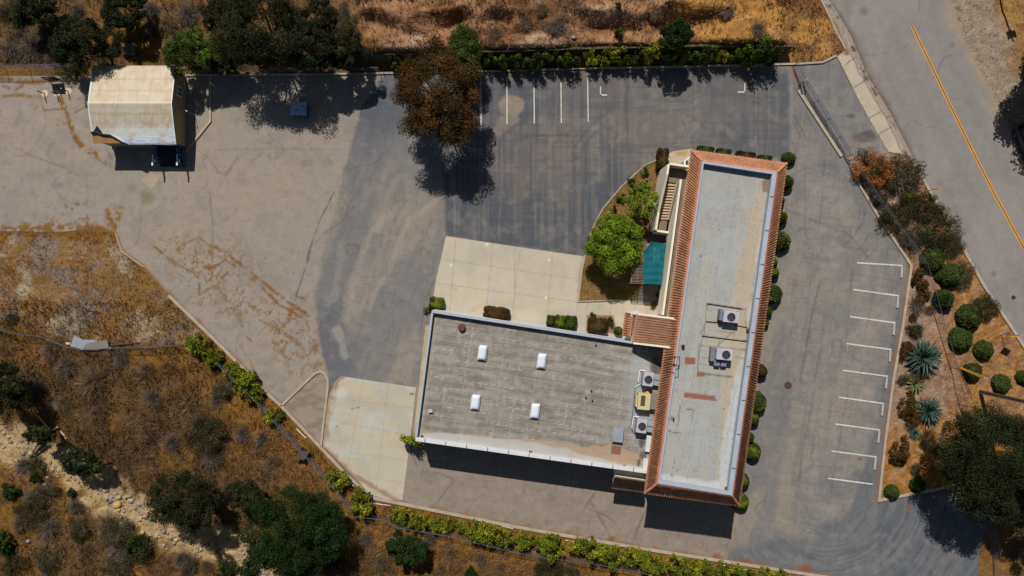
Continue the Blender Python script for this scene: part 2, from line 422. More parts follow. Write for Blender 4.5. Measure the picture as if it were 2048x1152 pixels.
def gridpoly(name, poly, z, res, paint, mt, kind='structure', parent=None, plan_f=1.0, thick=None):
    """flat sheet cut to a polygon given in ground pixels, painted per vertex"""
    P = np.array(poly, float)
    wx = (P[:, 0] - 1024) / PXM * plan_f; wy = (576 - P[:, 1]) / PXM * plan_f
    W = list(zip(wx, wy))
    x = np.arange(wx.min() - res, wx.max() + 2 * res, res); y = np.arange(wy.min() - res, wy.max() + 2 * res, res)
    X, Y = np.meshgrid(x, y); sh = X.shape; X = X.ravel().copy(); Y = Y.ravel().copy()
    best = np.full(X.shape, 1e9); bx = X.copy(); by = Y.copy()
    for i in range(len(W)):
        x0, y0 = W[i]; x1, y1 = W[(i + 1) % len(W)]
        dx, dy = x1 - x0, y1 - y0
        t = np.clip(((X - x0) * dx + (Y - y0) * dy) / (dx * dx + dy * dy + 1e-12), 0, 1)
        qx = x0 + t * dx; qy = y0 + t * dy; d = np.hypot(X - qx, Y - qy)
        m = d < best; best[m] = d[m]; bx[m] = qx[m]; by[m] = qy[m]
    ins = inpoly(X, Y, W)
    sn = best < 0.6 * res
    X = np.where(sn, bx, X); Y = np.where(sn, by, Y)
    ok = ins | sn
    nxx = sh[1]
    q = (np.arange(sh[0] - 1)[:, None] * nxx + np.arange(nxx - 1)[None, :]).ravel()
    F = np.stack([q, q + 1, q + 1 + nxx, q + nxx], 1)
    allok = ok[F].all(1)
    cx = X[F].mean(1); cy = Y[F].mean(1)
    keep = allok & (inpoly(cx, cy, W))
    F = F[keep]
    used = np.unique(F); remap = -np.ones(len(X), np.int64); remap[used] = np.arange(len(used)); F = remap[F]
    X = X[used]; Y = Y[used]
    cols = np.clip(paint(X / plan_f * PXM + 1024, 576 - Y / plan_f * PXM), 0.003, 0.9)
    zz = np.full(len(X), z) if not callable(z) else z(X, Y)
    off = WL[parent.name] if parent is not None else Vector((0, 0, 0))
    me = fastmesh(name, np.stack([X - off.x, Y - off.y, zz - off.z], 1), F, mt, cols)
    o = bpy.data.objects.new(name, me); reg(o, parent)
    if kind and parent is None: o['kind'] = kind
    return o

def cracks(X, Y, scale, w, seed):
    """thin wandering lines"""
    a = fbm(X / scale, Y / scale, seed, 3)
    gxn = np.abs(a - 0.5)
    return 1 - sstep(0, w, gxn)
def wob(X, Y, s, seed, amp):
    return (fbm(X / s, Y / s, seed, 4) - 0.5) * 2 * amp

def lot_paint(X, Y):
    n1 = fbm(X / 130, Y / 130, 201, 4); n2 = fbm(X / 40, Y / 40, 211, 4); n3 = fbm(X / 7, Y / 7, 221, 3)
    c = np.tile(A(150, 140, 129), (len(X), 1))
    c = blend(c, sstep(.42, .62, n1) * 0.6, A(157, 143, 128))
    c = blend(c, sstep(.55, .68, n2) * 0.35, A(132, 122, 114))
    wx = wob(X, Y, 26, 231, 7)
    # west boundary of the greyer middle lane
    bl = np.interp(Y, [140, 160, 215, 300, 410, 500, 570, 640, 700, 745, 800, 1200], [764, 760, 724, 702, 672, 647, 633, 634, 643, 655, 655, 655])
    mid = sstep(-5, 5, X - bl + wx)
    grey = np.tile(A(124, 120, 117), (len(X), 1))
    grey = blend(grey, sstep(.45, .6, fbm(X / 60 + Y / 200, Y / 150, 241, 4)) * .7, A(146, 135, 122))
    eb = sstep(85, 20, X - bl + wob(X, Y, 40, 249, 30)) * np.maximum(sstep(440, 330, Y), sstep(560, 640, Y) * .8)
    grey = blend(grey, np.maximum(eb, .25 * sstep(100, 30, X - bl)) * .7, A(100, 103, 108))
    dk = sstep(330, 190, Y + wob(X, Y, 60, 251, 40)) * (1 - sstep(860, 1000, X))
    grey = blend(grey, dk * .85, A(88, 92, 99))
    d2 = sstep(60, 10, segd(X, Y, 660, 640, 672, 730) + wob(X, Y, 20, 252, 14))
    grey = blend(grey, d2 * .75, A(98, 100, 104))
    p2 = sstep(12, 4, pathd(X, Y, [(676, 660), (684, 690), (690, 712)]) + wob(X, Y, 14, 253, 7))
    grey = blend(grey, p2 * .7, A(154, 146, 136))
    # pale dirt trails
    tr = sstep(9, 2, pathd(X, Y, [(880, 395), (820, 440), (792, 500), (776, 545), (748, 590), (740, 620)]) + wob(X, Y, 12, 254, 4))
    grey = blend(grey, tr * .5, A(160, 147, 134))
    tr = sstep(14, 2, pathd(X, Y, [(800, 410), (745, 460), (715, 530), (700, 600), (690, 640)]) + wob(X, Y, 16, 255, 9))
    grey = blend(grey, tr * .5, A(156, 145, 132))
    tr = sstep(12, 2, pathd(X, Y, [(690, 470), (678, 540), (668, 600), (655, 610)]) + wob(X, Y, 16, 256, 9))
    grey = blend(grey, tr * .4, A(152, 142, 130))
    st = fbm((X * .96 + Y * .28) / 7, (Y * .96 - X * .28) / 160, 257, 3)
    grey = grey * (0.93 + 0.14 * st)[:, None]
    c = c * (1 - mid[:, None]) + grey * mid[:, None]
    # newer dark seal coat in the north court
    SEAL = [(893, 472), (1168, 513), (1182, 460), (1243, 372), (1312, 318), (1384, 300), (1574, 320), (1584, 300), (1580, 136), (1175, 134), (955, 140), (930, 240), (884, 330)]
    sm = sstep(4, -4, sdist(X, Y, SEAL) + wx * .6)
    se = np.tile(A(90, 92, 97), (len(X), 1))
    wear = sstep(150, 40, np.hypot((X - 1290) / 1.9, Y - 250) + wob(X, Y, 70, 261, 45))
    se = blend(se, wear * .8, A(120, 114, 109))
    wear2 = sstep(120, 30, np.hypot((X - 1090) / 1.2, (Y - 330)) + wob(X, Y, 60, 262, 50))
    se = blend(se, wear2 * .6, A(116, 107, 101))
    se = blend(se, sstep(.5, .64, fbm(X / 45, Y / 90, 263, 4)) * .5, A(112, 104, 98))
    stv = fbm(X / 4.5, Y / 110, 264, 3); sth = fbm(X / 90, Y / 5, 265, 3)
    se = blend(se, sstep(.56, .68, stv) * .38 * (X < 1260), A(70, 74, 82))
    se = blend(se, sstep(.52, .66, 1 - stv) * .34, A(132, 122, 112))
    se = blend(se, sstep(.58, .7, sth) * .35, A(76, 80, 88))
    soil = sstep(26, 18, np.hypot((X - 1022) / 1.15, Y - 211) + wob(X, Y, 12, 266, 4))
    se = blend(se, soil, A(144, 130, 116))
    tri = sstep(3, -3, sdist(X, Y, [(1000, 232), (1034, 226), (1040, 240), (982, 288), (972, 290)]) + wx * .3)
    se = blend(se, tri * .75, A(138, 126, 114))
    soil = sstep(14, 5, np.abs(Y - 152) + wob(X, Y, 20, 267, 9)) * (X < 1190)
    se = blend(se, soil * .8, A(120, 108, 98))
    c = c * (1 - sm[:, None]) + se * sm[:, None]
    # strip of fresher tar next to the gate
    tm = sstep(3, -3, sdist(X, Y, [(1557, 250), (1586, 250), (1580, 330), (1556, 330)]) + wx * .2)
    c = blend(c, tm * .7, A(92, 93, 97))
    # east court
    em = sstep(1573, 1590, X + wx * .3) * (Y > 128)
    ec = np.tile(A(136, 130, 124), (len(X), 1))
    ec = blend(ec, sstep(.45, .62, fbm(X / 70, Y / 70, 271, 5)) * .6, A(146, 135, 124))
    ec = blend(ec, sstep(.52, .66, fbm(X / 38, Y / 52, 272, 4)) * .35, A(122, 117, 112))
    XR, YR = X * .99 + Y * .14, Y * .99 - X * .14
    ec = blend(ec, sstep(.55, .68, fbm(XR / 4, YR / 90, 273, 4)) * .3, A(100, 100, 103))
    ec = blend(ec, sstep(.57, .7, fbm(XR / 50, YR / 4, 274, 4)) * .26, A(100, 100, 103))
    ec = blend(ec, sstep(.5, .64, fbm(X / 30, Y / 40, 278, 5)) * .35, A(116, 113, 111))
    ec = blend(ec, sstep(.54, .66, fbm(X / 34, Y / 34, 279, 5)) * .3, A(156, 146, 134))
    dist_w = np.abs(sdist(X, Y, EAST_KERB + [(1500, 1001), (1500, 312)]))
    edge = sstep(60, 14, dist_w + wob(X, Y, 40, 275, 22)) * (X > 1640) * (Y > 320) * (Y < 1000)
    ec = blend(ec, edge * .38, A(108, 109, 112))
    dr = sstep(230, 80, np.hypot(X - 1640, Y - 150) + wob(X, Y, 40, 276, 40)) * (X > 1588)
    ec = blend(ec, dr * .35, A(100, 102, 106))
    for (ox, oy, rx, ry) in ((1701, 232, 10, 5), (1738, 268, 15, 8), (1730, 275, 26, 12)):
        ec = blend(ec, sstep(1.2, .6, np.hypot((X - ox) / rx, (Y - oy) / ry) + wob(X, Y, 8, 277, .25)) * .6, A(84, 78, 76))
    c = c * (1 - em[:, None]) + ec * em[:, None]
    # south strip
    so = sstep(3, -3, sdist(X, Y, [(830, 770), (1480, 900), (1480, 1040), (1462, 1130), (1460, 1160), (742, 1010), (803, 1000)]))
    sc = np.tile(A(141, 128, 116), (len(X), 1))
    sc = blend(sc, sstep(.45, .6, fbm(X / 60, Y / 30, 281, 4)) * .5, A(150, 136, 122))
    c = c * (1 - so[:, None]) + sc * so[:, None]
    # dark drive in the south-east corner with turning marks
    dm = sstep(-14, 14, (X - 1470) * .2 + (Y - 1062) - np.interp(X, [1470, 1600, 1700, 1752, 1800], [28, 42, 12, -150, -420]) * 1.0 + wob(X, Y, 60, 291, 30))
    dm = dm * (X > 1455)
    dm2 = np.maximum(dm * .75, (X > 1750) * (Y > 970) * sstep(1746, 1760, X + wx))
    r = np.hypot(X - 1655, (Y - 985) * 1.0) + wob(X, Y, 70, 297, 7)
    dc = np.tile(A(98, 101, 106), (len(X), 1))
    arcs = fbm(r / 4.0, np.arctan2(Y - 985, X - 1655) * 3.2, 292, 3)
    far_ = sstep(70, 130, r)
    dc = blend(dc, sstep(.52, .64, arcs) * .5 * far_, A(78, 82, 89))
    dc = blend(dc, sstep(.54, .68, 1 - arcs) * .42 * far_, A(120, 119, 118))
    dc = blend(dc, sstep(.5, .64, fbm(X / 40, Y / 40, 298, 4)) * .4, A(112, 111, 110))
    c = c * (1 - dm2[:, None]) + dc * dm2[:, None]
    arcm = sstep(190, 110, r) * sstep(40, 80, r) * (Y > 940) * (X > 1600)
    c = blend(c, arcm * sstep(.53, .66, arcs) * .45, A(92, 94, 99))
    # wide turning arcs in north and east courts
    for (ox, oy, r0, r1, sd) in ((1330, 400, 120, 260, 293), (1200, 300, 30, 75, 294), (1640, 420, 60, 150, 295), (1470, 330, 60, 200, 296)):
        rr = np.hypot(X - ox, Y - oy); an = np.arctan2(Y - oy, X - ox)
        aa = fbm(rr / 3.5, an * 1.5, sd, 3)
        mk = sstep(r0, r0 + 20, rr) * sstep(r1, r1 - 40, rr) * sstep(.45, .62, fbm(X / 50, Y / 50, sd + 5, 3))
        c = blend(c, mk * sstep(.56, .68, aa) * .42, A(80, 82, 88))
    # seams and cracks
    cr = cracks(X, Y, 210, .005, 301) * .7 + cracks(X, Y, 120, .006, 311) * .5 * sstep(.46, .56, n1) + cracks(X, Y, 48, .008, 313) * .4 * sstep(.55, .65, fbm(X / 90, Y / 90, 314, 3))
    c = blend(c, np.minimum(cr, 1) * .55, A(88, 82, 78))
    wm_ = np.where(X < 700, .35, 1.0)
    sc_ = wm_ * (sstep(.64, .76, fbm((X + Y * .13) / 30, (Y - X * .13) / 2.6, 315, 4)) * .26 + sstep(.64, .76, fbm((X + Y * .13) / 2.6, (Y - X * .13) / 30, 316, 4)) * .26)
    c = blend(c, sc_, A(98, 93, 90))
    c = blend(c, sstep(.66, .76, fbm(X / 11, Y / 11, 317, 4)) * .25, A(104, 98, 94))
    c = blend(c, sstep(.5, .8, fbm(X / 17, Y / 17, 318, 4)) * .18, A(168, 156, 142))
    for pts, w, k in (
        ([(668, 385), (640, 440), (622, 490), (610, 540), (592, 592), (610, 598)], 1.3, .7),
        ([(1000, 285), (1010, 275)], 1.2, .3),
        ([(870, 560), (850, 600), (838, 690)], 1.2, .3),
        ([(1575, 420), (1700, 470), (1740, 520)], 1.2, .35),
        ([(1600, 760), (1620, 650), (1640, 560)], 1.2, .4), ([(1690, 700), (1705, 540)], 1.2, .35),
        ([(1610, 470), (1610, 330)], 1.2, .3), ([(1660, 990), (1700, 760)], 1.2, .3), ([(1590, 1000), (1640, 700)], 1.2, .3),
        ([(1180, 1000), (1225, 1080)], 1.2, .5), ([(1290, 1022), (1262, 1090)], 1.2, .5), ([(1190, 985), (1170, 1015), (1210, 1030), (1230, 1045)], 1.2, .5),
        ([(893, 470), (893, 420), (898, 380)], 1.6, .5),
        ([(1365, 240), (1372, 262)], 1.6, .6), ([(1050, 273), (1080, 271), (1135, 271)], 1.8, .5),
        ([(420, 380), (426, 470), (424, 520)], 1.2, .35), ([(420, 300), (560, 297), (690, 300)], 1.0, .2),
        ([(20, 290), (60, 310), (140, 340)], 1.1, .35), ([(0, 650), (20, 640)], 1, .2)):
        d = pathd(X, Y, pts) + wob(X, Y, 14, 321, 2.5)
        c = blend(c, sstep(w + 1.2, w - .6, np.abs(d)) * k, A(86, 78, 72))
    # dead weeds growing in the cracks of the west court
    band = sstep(95, 15, segd(X, Y, 380, 520, 600, 680) + wob(X, Y, 40, 331, 30))
    band = np.maximum(band, sstep(110, 30, np.hypot((X - 430), (Y - 545))) * .8)
    band = np.maximum(band, sstep(70, 20, np.hypot(X - 570, Y - 640)))
    wv = np.maximum(np.maximum(cracks(X + wob(X, Y, 15, 341, 6), Y, 38, .026, 342), cracks(X, Y + wob(X, Y, 15, 343, 6), 27, .03, 344)), cracks(X, Y, 33, .024, 347))
    wv = wv * sstep(.40, .52, fbm(X / 13, Y / 13, 345, 3))
    sp = sstep(.66, .72, fbm(X / 6, Y / 6, 346, 2)) * .8
    WEED = A(128, 90, 38)
    c = blend(c, band * np.clip(wv + sp * .7, 0, 1) * .95, WEED)
    for pts, w, k in (
        ([(430, 492), (470, 520), (520, 560), (570, 600), (622, 634)], 3.0, .9), ([(505, 555), (560, 610), (610, 640)], 2.6, .8), ([(415, 500), (460, 525), (515, 568), (560, 612)], 1.6, .7),
        ([(520, 640), (560, 660), (600, 690)], 3.5, .6), ([(555, 690), (575, 720), (580, 750)], 4, .5),
        ([(480, 640), (488, 668), (505, 685)], 2, .8), ([(300, 485), (340, 520), (385, 545), (400, 560), (398, 590), (430, 570), (455, 545)], 2.2, .8),
        ([(365, 490), (395, 475), (440, 500)], 1.8, .7), ([(340, 505), (352, 540)], 2, .7),
        ([(118, 190), (132, 225), (150, 275), (168, 298), (195, 310)], 6.5, 1.0), ([(160, 285), (190, 310), (215, 330), (245, 345)], 5, .6),
        ([(0, 158), (60, 165), (110, 160)], 7, .8), ([(0, 192), (40, 190), (80, 194)], 3.5, .8), ([(80, 194), (88, 220), (130, 218)], 1.4, .7),
        ([(0, 170), (30, 180), (45, 172)], 3, .7), ([(150, 200), (165, 195)], 2, .6), ([(150, 225), (178, 210)], 2, .7),
        ([(215, 300), (225, 318)], 2, .6), ([(70, 218), (75, 212)], 3, .5), ([(115, 250), (135, 246)], 2.5, .6),
        ([(495, 325), (520, 312)], 2, .35),
        ([(628, 680), (634, 700)], 5, .6), ([(480, 690), (520, 760), (545, 775)], 2.2, .4), ([(615, 710), (635, 690)], 5, .4)):
        d = pathd(X, Y, pts) + wob(X, Y, 9, 351, 2.2)
        c = blend(c, sstep(w + 1.5, w * .35, d) * k * sstep(.3, .5, fbm(X / 8, Y / 8, 352, 3)), WEED)
    c = blend(c, sstep(26, 10, np.hypot(X - 228, (Y - 432)) + wob(X, Y, 12, 353, 12)) * sstep(.3, .55, fbm(X / 6, Y / 6, 356, 3)), A(130, 94, 44))
    c = blend(c, sstep(16, 3, np.abs(Y - 458) + wob(X, Y, 14, 354, 13)) * (X < 235) * sstep(.3, .56, fbm(X / 7, Y / 7, 357, 3)), A(128, 92, 44))
    c = blend(c, sstep(40, 10, np.hypot((X - 150) * .45, Y - 430)) * sp, WEED)
    c = blend(c, sstep(22, 4, np.hypot(X - 295, (Y - 395) * 1.2) + wob(X, Y, 12, 355, 8)) * .6, A(116, 104, 70))
    c = blend(c, sstep(14, 3, np.hypot(X - 265, (Y - 375))) * .4, A(116, 100, 70))
    # debris gathered along kerbs
    dk = np.minimum(pathd(X, Y, SOUTH_KERB), np.minimum(pathd(X, Y, SW_KERB), pathd(X, Y, EAST_KERB[5:11])))
    c = blend(c, sstep(9, 2, dk + wob(X, Y, 16, 361, 7)) * .75, A(138, 94, 64))
    for (ox, oy, r_) in ((1432, 1112, 12), (1490, 1124, 16), (1225, 1078, 10), (1182, 1076, 9), (1610, 1140, 22), (1595, 180, 6), (1722, 279, 5), (1720, 918, 6), (1850, 1015, 8), (1820, 1016, 6), (1905, 1110, 5)):
        c = blend(c, sstep(1.2, .4, np.hypot((X - ox) / r_, (Y - oy) / r_ / .6) + wob(X, Y, 10, 362, .4)) * .8, A(134, 84, 50))
    rz = sstep(5, 1, pathd(X, Y, [(1583, 132), (1600, 170)]) + wob(X, Y, 8, 363, 3))
    c = blend(c, rz * .8, A(130, 82, 56))
    c = blend(c, sstep(7, 1, np.abs(np.abs(sdist(X, Y, LOT)))) * (X < 345) * (X > 200) * (Y > 440) * .9, A(140, 98, 52))
    return c * (0.94 + 0.12 * n3)[:, None]
gridpoly('parking_lot', LOT, 0.0, 0.11, lot_paint, M['asphalt'])

def road_paint(X, Y):
    c = np.tile(A(138, 132, 127), (len(X), 1))
    yx = np.interp(Y, [p[1] for p in YELLOW], [p[0] for p in YELLOW])
    off = (X - yx) * .89
    for o_ in (-85, -40, 40, 85):
        c = blend(c, sstep(18, 3, np.abs(off - o_) + wob(X, Y, 60, 401, 8)) * .28, A(124, 117, 113))
    c = blend(c, sstep(.48, .62, fbm(X / 60, Y / 110, 402, 4)) * .4, A(152, 142, 134))
    c = blend(c, sstep(16, 2, np.abs(off + 112) + wob(X, Y, 30, 403, 12)) * .4, A(118, 110, 104))
    for (ox, oy, r_) in ((1726, 22, 10), (1988, 548, 7), (1904, 90, 6), (1993, 580, 3), (2036, 655, 3), (2040, 668, 3), (2030, 650, 2)):
        c = blend(c, sstep(1.2, .4, np.hypot(X - ox, Y - oy) / r_ + wob(X, Y, 6, 404, .3)) * .5, A(104, 92, 86))
    c = blend(c, cracks(X, Y, 190, .0035, 405) * .5, A(104, 96, 92))
    de = sdist(X, Y, ROAD)
    ee = X > yx
    c = blend(c, ee * sstep(-22, -2, de + wob(X, Y, 24, 406, 14)) * .8, A(158, 138, 116))
    c = blend(c, (~ee) * sstep(-9, -1, de + wob(X, Y, 14, 407, 6)) * .7 * (Y < 330), A(112, 96, 84))
    n3 = fbm(X / 6, Y / 6, 408, 3)
    return c * (0.93 + 0.14 * n3)[:, None]
rp = [p for p in ROAD if -400 < p[1] < 1300] 
gridpoly('road', ROAD, 0.0, 0.14, road_paint, M['asphalt'])

def side_paint(X, Y):
    c = np.tile(A(186, 172, 150), (len(X), 1))
    wx = np.interp(Y, [p[1] for p in ROAD_W], [p[0] for p in ROAD_W])
    g = wx - X                                                   # distance from the gutter edge
    c = blend(c, sstep(.45, .62, fbm(X / 30, Y / 30, 411, 4)) * .5, A(166, 156, 144))
    c = blend(c, sstep(14, 10, g) , A(150, 140, 130))
    c = blend(c, sstep(2.2, .8, np.abs(g - 15 + wob(X, Y, 20, 412, 3))) * .8, A(108, 90, 76))
    c = blend(c, sstep(8, 2, np.abs(g - 24 + wob(X, Y, 30, 413, 6))) * (Y < 110) * .9, A(128, 90, 60))
    c = blend(c, sstep(6, 2, np.abs(g - 8) + wob(X, Y, 10, 414, 5)) * sstep(.5, .6, fbm(X / 14, Y / 14, 415, 3)), A(96, 74, 60))
    for (x0, y0, x1, y1) in ((1692, 128, 1714, 112), (1709, 174, 1738, 156), (1738, 236, 1764, 222), (1757, 268, 1782, 254)):
        c = blend(c, sstep(1.8, .5, segd(X, Y, x0, y0, x1, y1)) * .8, A(110, 98, 88))
    return c
gridpoly('sidewalk', SIDEWALK, 0.02, 0.12, side_paint, M['concrete'])

# concrete aprons ----------------------------------------------------------
APRON = [(892, 472), (1030, 493), (1168, 513), (1163, 545), (1156, 604), (1240, 600), (1318, 606), (1322, 650), (1322, 720), (1280, 716), (860, 650), (862, 625), (872, 560)]
def apron_paint(X, Y):
    c = np.tile(A(190, 180, 160), (len(X), 1))
    c = blend(c, sstep(.45, .62, fbm(X / 50, Y / 50, 421, 4)) * .5, A(180, 170, 152))
    c = blend(c, sstep(.56, .68, fbm(X / 30, Y / 30, 422, 4)) * .35, A(200, 184, 150))
    c = blend(c, sstep(30, 5, pathd(X, Y, [(960, 505), (1010, 500)]) + wob(X, Y, 20, 423, 20)) * .25, A(150, 144, 136))
    J = A(148, 134, 112)
    for (x0, y0, x1, y1) in ((912, 476, 898, 640), (986, 486, 972, 625), (1106, 504, 1094, 640), (1030, 493, 1028, 640),
                             (885, 518, 1165, 560), (877, 567, 1158, 604), (1156, 604, 1150, 650), (1040, 500, 1025, 620)):
        c = blend(c, sstep(1.5, .3, segd(X, Y, x0, y0, x1, y1)) * .45, J)
    for k in range(1175, 1320, 24):
        c = blend(c, sstep(1.3, .3, segd(X, Y, k, 600, k - 2, 632)) * .5, J)
    for (ox, oy, r_, cc) in ((1092, 596, 3, (235, 230, 220)), (974, 489, 4, (225, 220, 212)), (902, 530, 3, (226, 220, 212)), (1098, 520, 3, (226, 222, 214)), (912, 578, 4, (205, 160, 110)), (945, 620, 7, (196, 160, 118)), (962, 612, 4, (206, 168, 120))):
        c = blend(c, sstep(1.3, .5, np.hypot(X - ox, Y - oy) / r_ + wob(X, Y, 5, 424, .5)) * .75, A(*cc))
    BEDS = ([(1174, 630), (1226, 631), (1236, 668), (1172, 662)], [(862, 596), (888, 600), (885, 630), (858, 628)], [(1300, 560), (1314, 560), (1308, 622), (1300, 620)])
    for b in BEDS:
        c = blend(c, sstep(1.5, -1.5, sdist(X, Y, list(b))), A(140, 108, 78))
    c = blend(c, sstep(6, 1, np.abs(X - (1162 - (Y - 545) * .1)) + wob(X, Y, 10, 425, 5)) * (Y < 606) * .6, A(170, 134, 96))
    return c
gridpoly('concrete_apron', APRON, 0.006, 0.11, apron_paint, M['concrete'])
APRON2 = [(682, 752), (745, 762), (832, 775), (820, 880), (805, 1000), (780, 1000), (742, 990), (700, 945), (660, 905), (646, 893), (650, 840), (656, 800), (668, 765)]
def apron2_paint(X, Y):
    c = np.tile(A(186, 177, 158), (len(X), 1))
    c = blend(c, sstep(.45, .6, fbm(X / 40, Y / 40, 431, 4)) * .6, A(170, 164, 150))
    c = blend(c, sstep(.52, .64, fbm(X / 50, Y / 50, 435, 4)) * .55, A(184, 186, 180))
    c = blend(c, sstep(.55, .66, fbm(X / 60, Y / 25, 432, 4)) * .5, A(192, 176, 142))
    J = A(142, 128, 108)
    for (x0, y0, x1, y1) in ((728, 760, 694, 940), (776, 766, 752, 990), (680, 845, 815, 870), (690, 800, 822, 815), (710, 950, 808, 966), (700, 905, 812, 920)):
        c = blend(c, sstep(1.4, .3, segd(X, Y, x0, y0, x1, y1)) * .3, J)
    e = np.abs(X - np.interp(Y, [750, 765, 800, 840, 893, 945, 1000], [684, 668, 657, 650, 646, 700, 790]))
    c = blend(c, sstep(14, 2, e + wob(X, Y, 12, 433, 10)) * .85, A(152, 122, 92))
    c = blend(c, sstep(20, 6, np.hypot(X - 680, Y - 790) + wob(X, Y, 14, 434, 12)) * .6, A(200, 196, 186))
    for (ox, oy, rx, ry) in ((705, 818, 3, 1.5), (716, 815, 4, 1.5), (673, 853, 2, 2), (824, 788, 6, 2)):
        c = blend(c, sstep(1.3, .5, np.hypot((X - ox) / rx, (Y - oy) / ry)) * .8, A(96, 74, 58))
    return c
gridpoly('loading_apron', APRON2, 0.006, 0.11, apron2_paint, M['concrete'])
gridpoly('wall_walkway', [(851, 650), (864, 650), (846, 900), (826, 880), (838, 770)], 0.012, 0.14,
         lambda X, Y: blend(np.tile(A(186, 166, 134), (len(X), 1)), sstep(.5, .6, fbm(X / 20, Y / 20, 441, 3)) * .5, A(160, 140, 112)), M['concrete'])
PAVE_N = [(1312, 322), (1345, 303), (1386, 297), (1400, 330), (1380, 352), (1318, 346)]
gridpoly('entry_paving', PAVE_N, 0.012, 0.14,
         lambda X, Y: blend(np.tile(A(186, 168, 140), (len(X), 1)), sstep(1.5, -1.5, sdist(X, Y, [(1351, 304), (1378, 300), (1372, 312), (1352, 311)])), A(172, 146, 104)), M['concrete'])
# kerbed traffic island by the loading apron, soil inside
gridpoly('island_paving', [(570, 808), (632, 748), (650, 752), (655, 768), (640, 888)], 0.008, 0.14,
         lambda X, Y: blend(np.tile(A(150, 136, 120), (len(X), 1)), sstep(.5, .6, fbm(X / 24, Y / 10, 451, 4)) * .6, A(122, 108, 96)), M['asphalt'])
# planted bed west of the stair
BED = [(1312, 322), (1317, 346), (1306, 420), (1302, 470), (1292, 486), (1286, 566), (1270, 600), (1238, 600), (1157, 603), (1164, 540), (1171, 508), (1184, 458), (1205, 418), (1243, 373), (1290, 330)]
def bed_paint(X, Y):
    n = fbm(X / 26, Y / 26, 461, 5)
    c = np.tile(A(132, 104, 62), (len(X), 1))
    c = blend(c, sstep(.45, .58, n), A(112, 102, 46))
    c = blend(c, sstep(.52, .62, fbm(X / 14, Y / 14, 462, 4)) * .7, A(124, 92, 62))
    return c * (.85 + .3 * fbm(X / 4, Y / 4, 463, 2))[:, None]
gridpoly('lawn_bed', BED, 0.07, 0.14, bed_paint, M['terrain'])

# kerbs --------------------------------------------------------------------
def kerb(pts, w=0.22, z0=-0.1, z1=0.12, m='kerb', name='kerb'):
    b = MB(); b.wall([V(x, y)[:2] for x, y in pts], w, z0, z1)
    o = b.build(name, M[m], bevel=0.02); tag(o, kind='structure'); return o
kerb(SOUTH_KERB, .3); kerb(SW_KERB[:-1] + [(742, 995)], .28); kerb(EAST_KERB, .25, z1=.13)
kerb(NORTH_KERB, .2, z1=.14)
kerb([(562, 812), (600, 776), (630, 747), (641, 743), (651, 748), (656, 760), (656, 775), (642, 893)], .22)
kerb([(1290, 330), (1243, 373), (1205, 418), (1184, 458), (1171, 508), (1164, 540), (1157, 603), (1238, 600)], .12, z1=.13, m='kerb')
kerb([(1312, 321), (1290, 330)], .12, z1=.13)
kerb([(421, 152), (421, 243), (372, 304)], .22, z1=.14)
kerb([(231, 466), (243, 502), (287, 534)], .12, z1=.03)
kerb([(1640, -5), (1690, 98)], .16, z1=.06)
kerb([(1838, 345), (1866, 394), (1916, 480), (1969, 574), (2048, 694), (2200, 926)], .3, z1=.1)

# painted markings -------------------------------------------------------
def stripe(pts, w, m='roadwhite', name='parking_stripe', z=0.004):
    b = MB()
    for (x0, y0), (x1, y1) in zip(pts[:-1], pts[1:]):
        p, q = V(x0, y0), V(x1, y1); d = (q - p).normalized(); n = Vector((-d.y, d.x, 0)) * w / 2
        k = len(b.v)
        b.v += [tuple(p + n + Vector((0, 0, z))), tuple(p - n + Vector((0, 0, z))), tuple(q - n + Vector((0, 0, z))), tuple(q + n + Vector((0, 0, z)))]
        b.f.append((k, k + 1, k + 2, k + 3))
    o = b.build(name, M[m]); tag(o, kind='structure'); return o
for pts in ([(961.5, 148), (962, 250)], [(1014, 153), (1014, 248)], [(1068, 158), (1068.5, 247)], [(1122, 165), (1122.5, 246)], [(1175, 145), (1176.5, 244)], [(936, 155), (936, 182)]):
    stripe(pts, .11)
for a, b_ in (([(1201, 173), (1201, 191.3)], [(1199.7, 190), (1214.5, 190)]), ([(1344.5, 170), (1344.5, 185)], [(1330, 186.5), (1357.5, 186)]), ([(1489.5, 166), (1489.5, 185)], [(1475, 184), (1490.8, 184)])):
    stripe(a, .11); stripe(b_, .13)
LST = [((1714, 525.5), (1805, 531)), ((1707, 579), (1797.5, 591.5)), ((1700, 633), (1790.5, 645.5)), ((1693, 687), (1783, 699)),
       ((1685.5, 740.5), (1775.5, 752.5)), ((1678, 794.5), (1768, 807)), ((1671, 848), (1760, 860)), ((1663, 902), (1753, 914)), ((1656, 956.5), (1745.5, 968.5))]
for (p, q) in LST: stripe([p, q], .13)
for s_ in (-1, 1):
    stripe([(x + s_ * 1.9, y - s_ * .9) for x, y in YELLOW], .11, 'roadyellow', 'centre_line')
stripe(YELLOW, .075, 'darkiron', 'centre_gap')
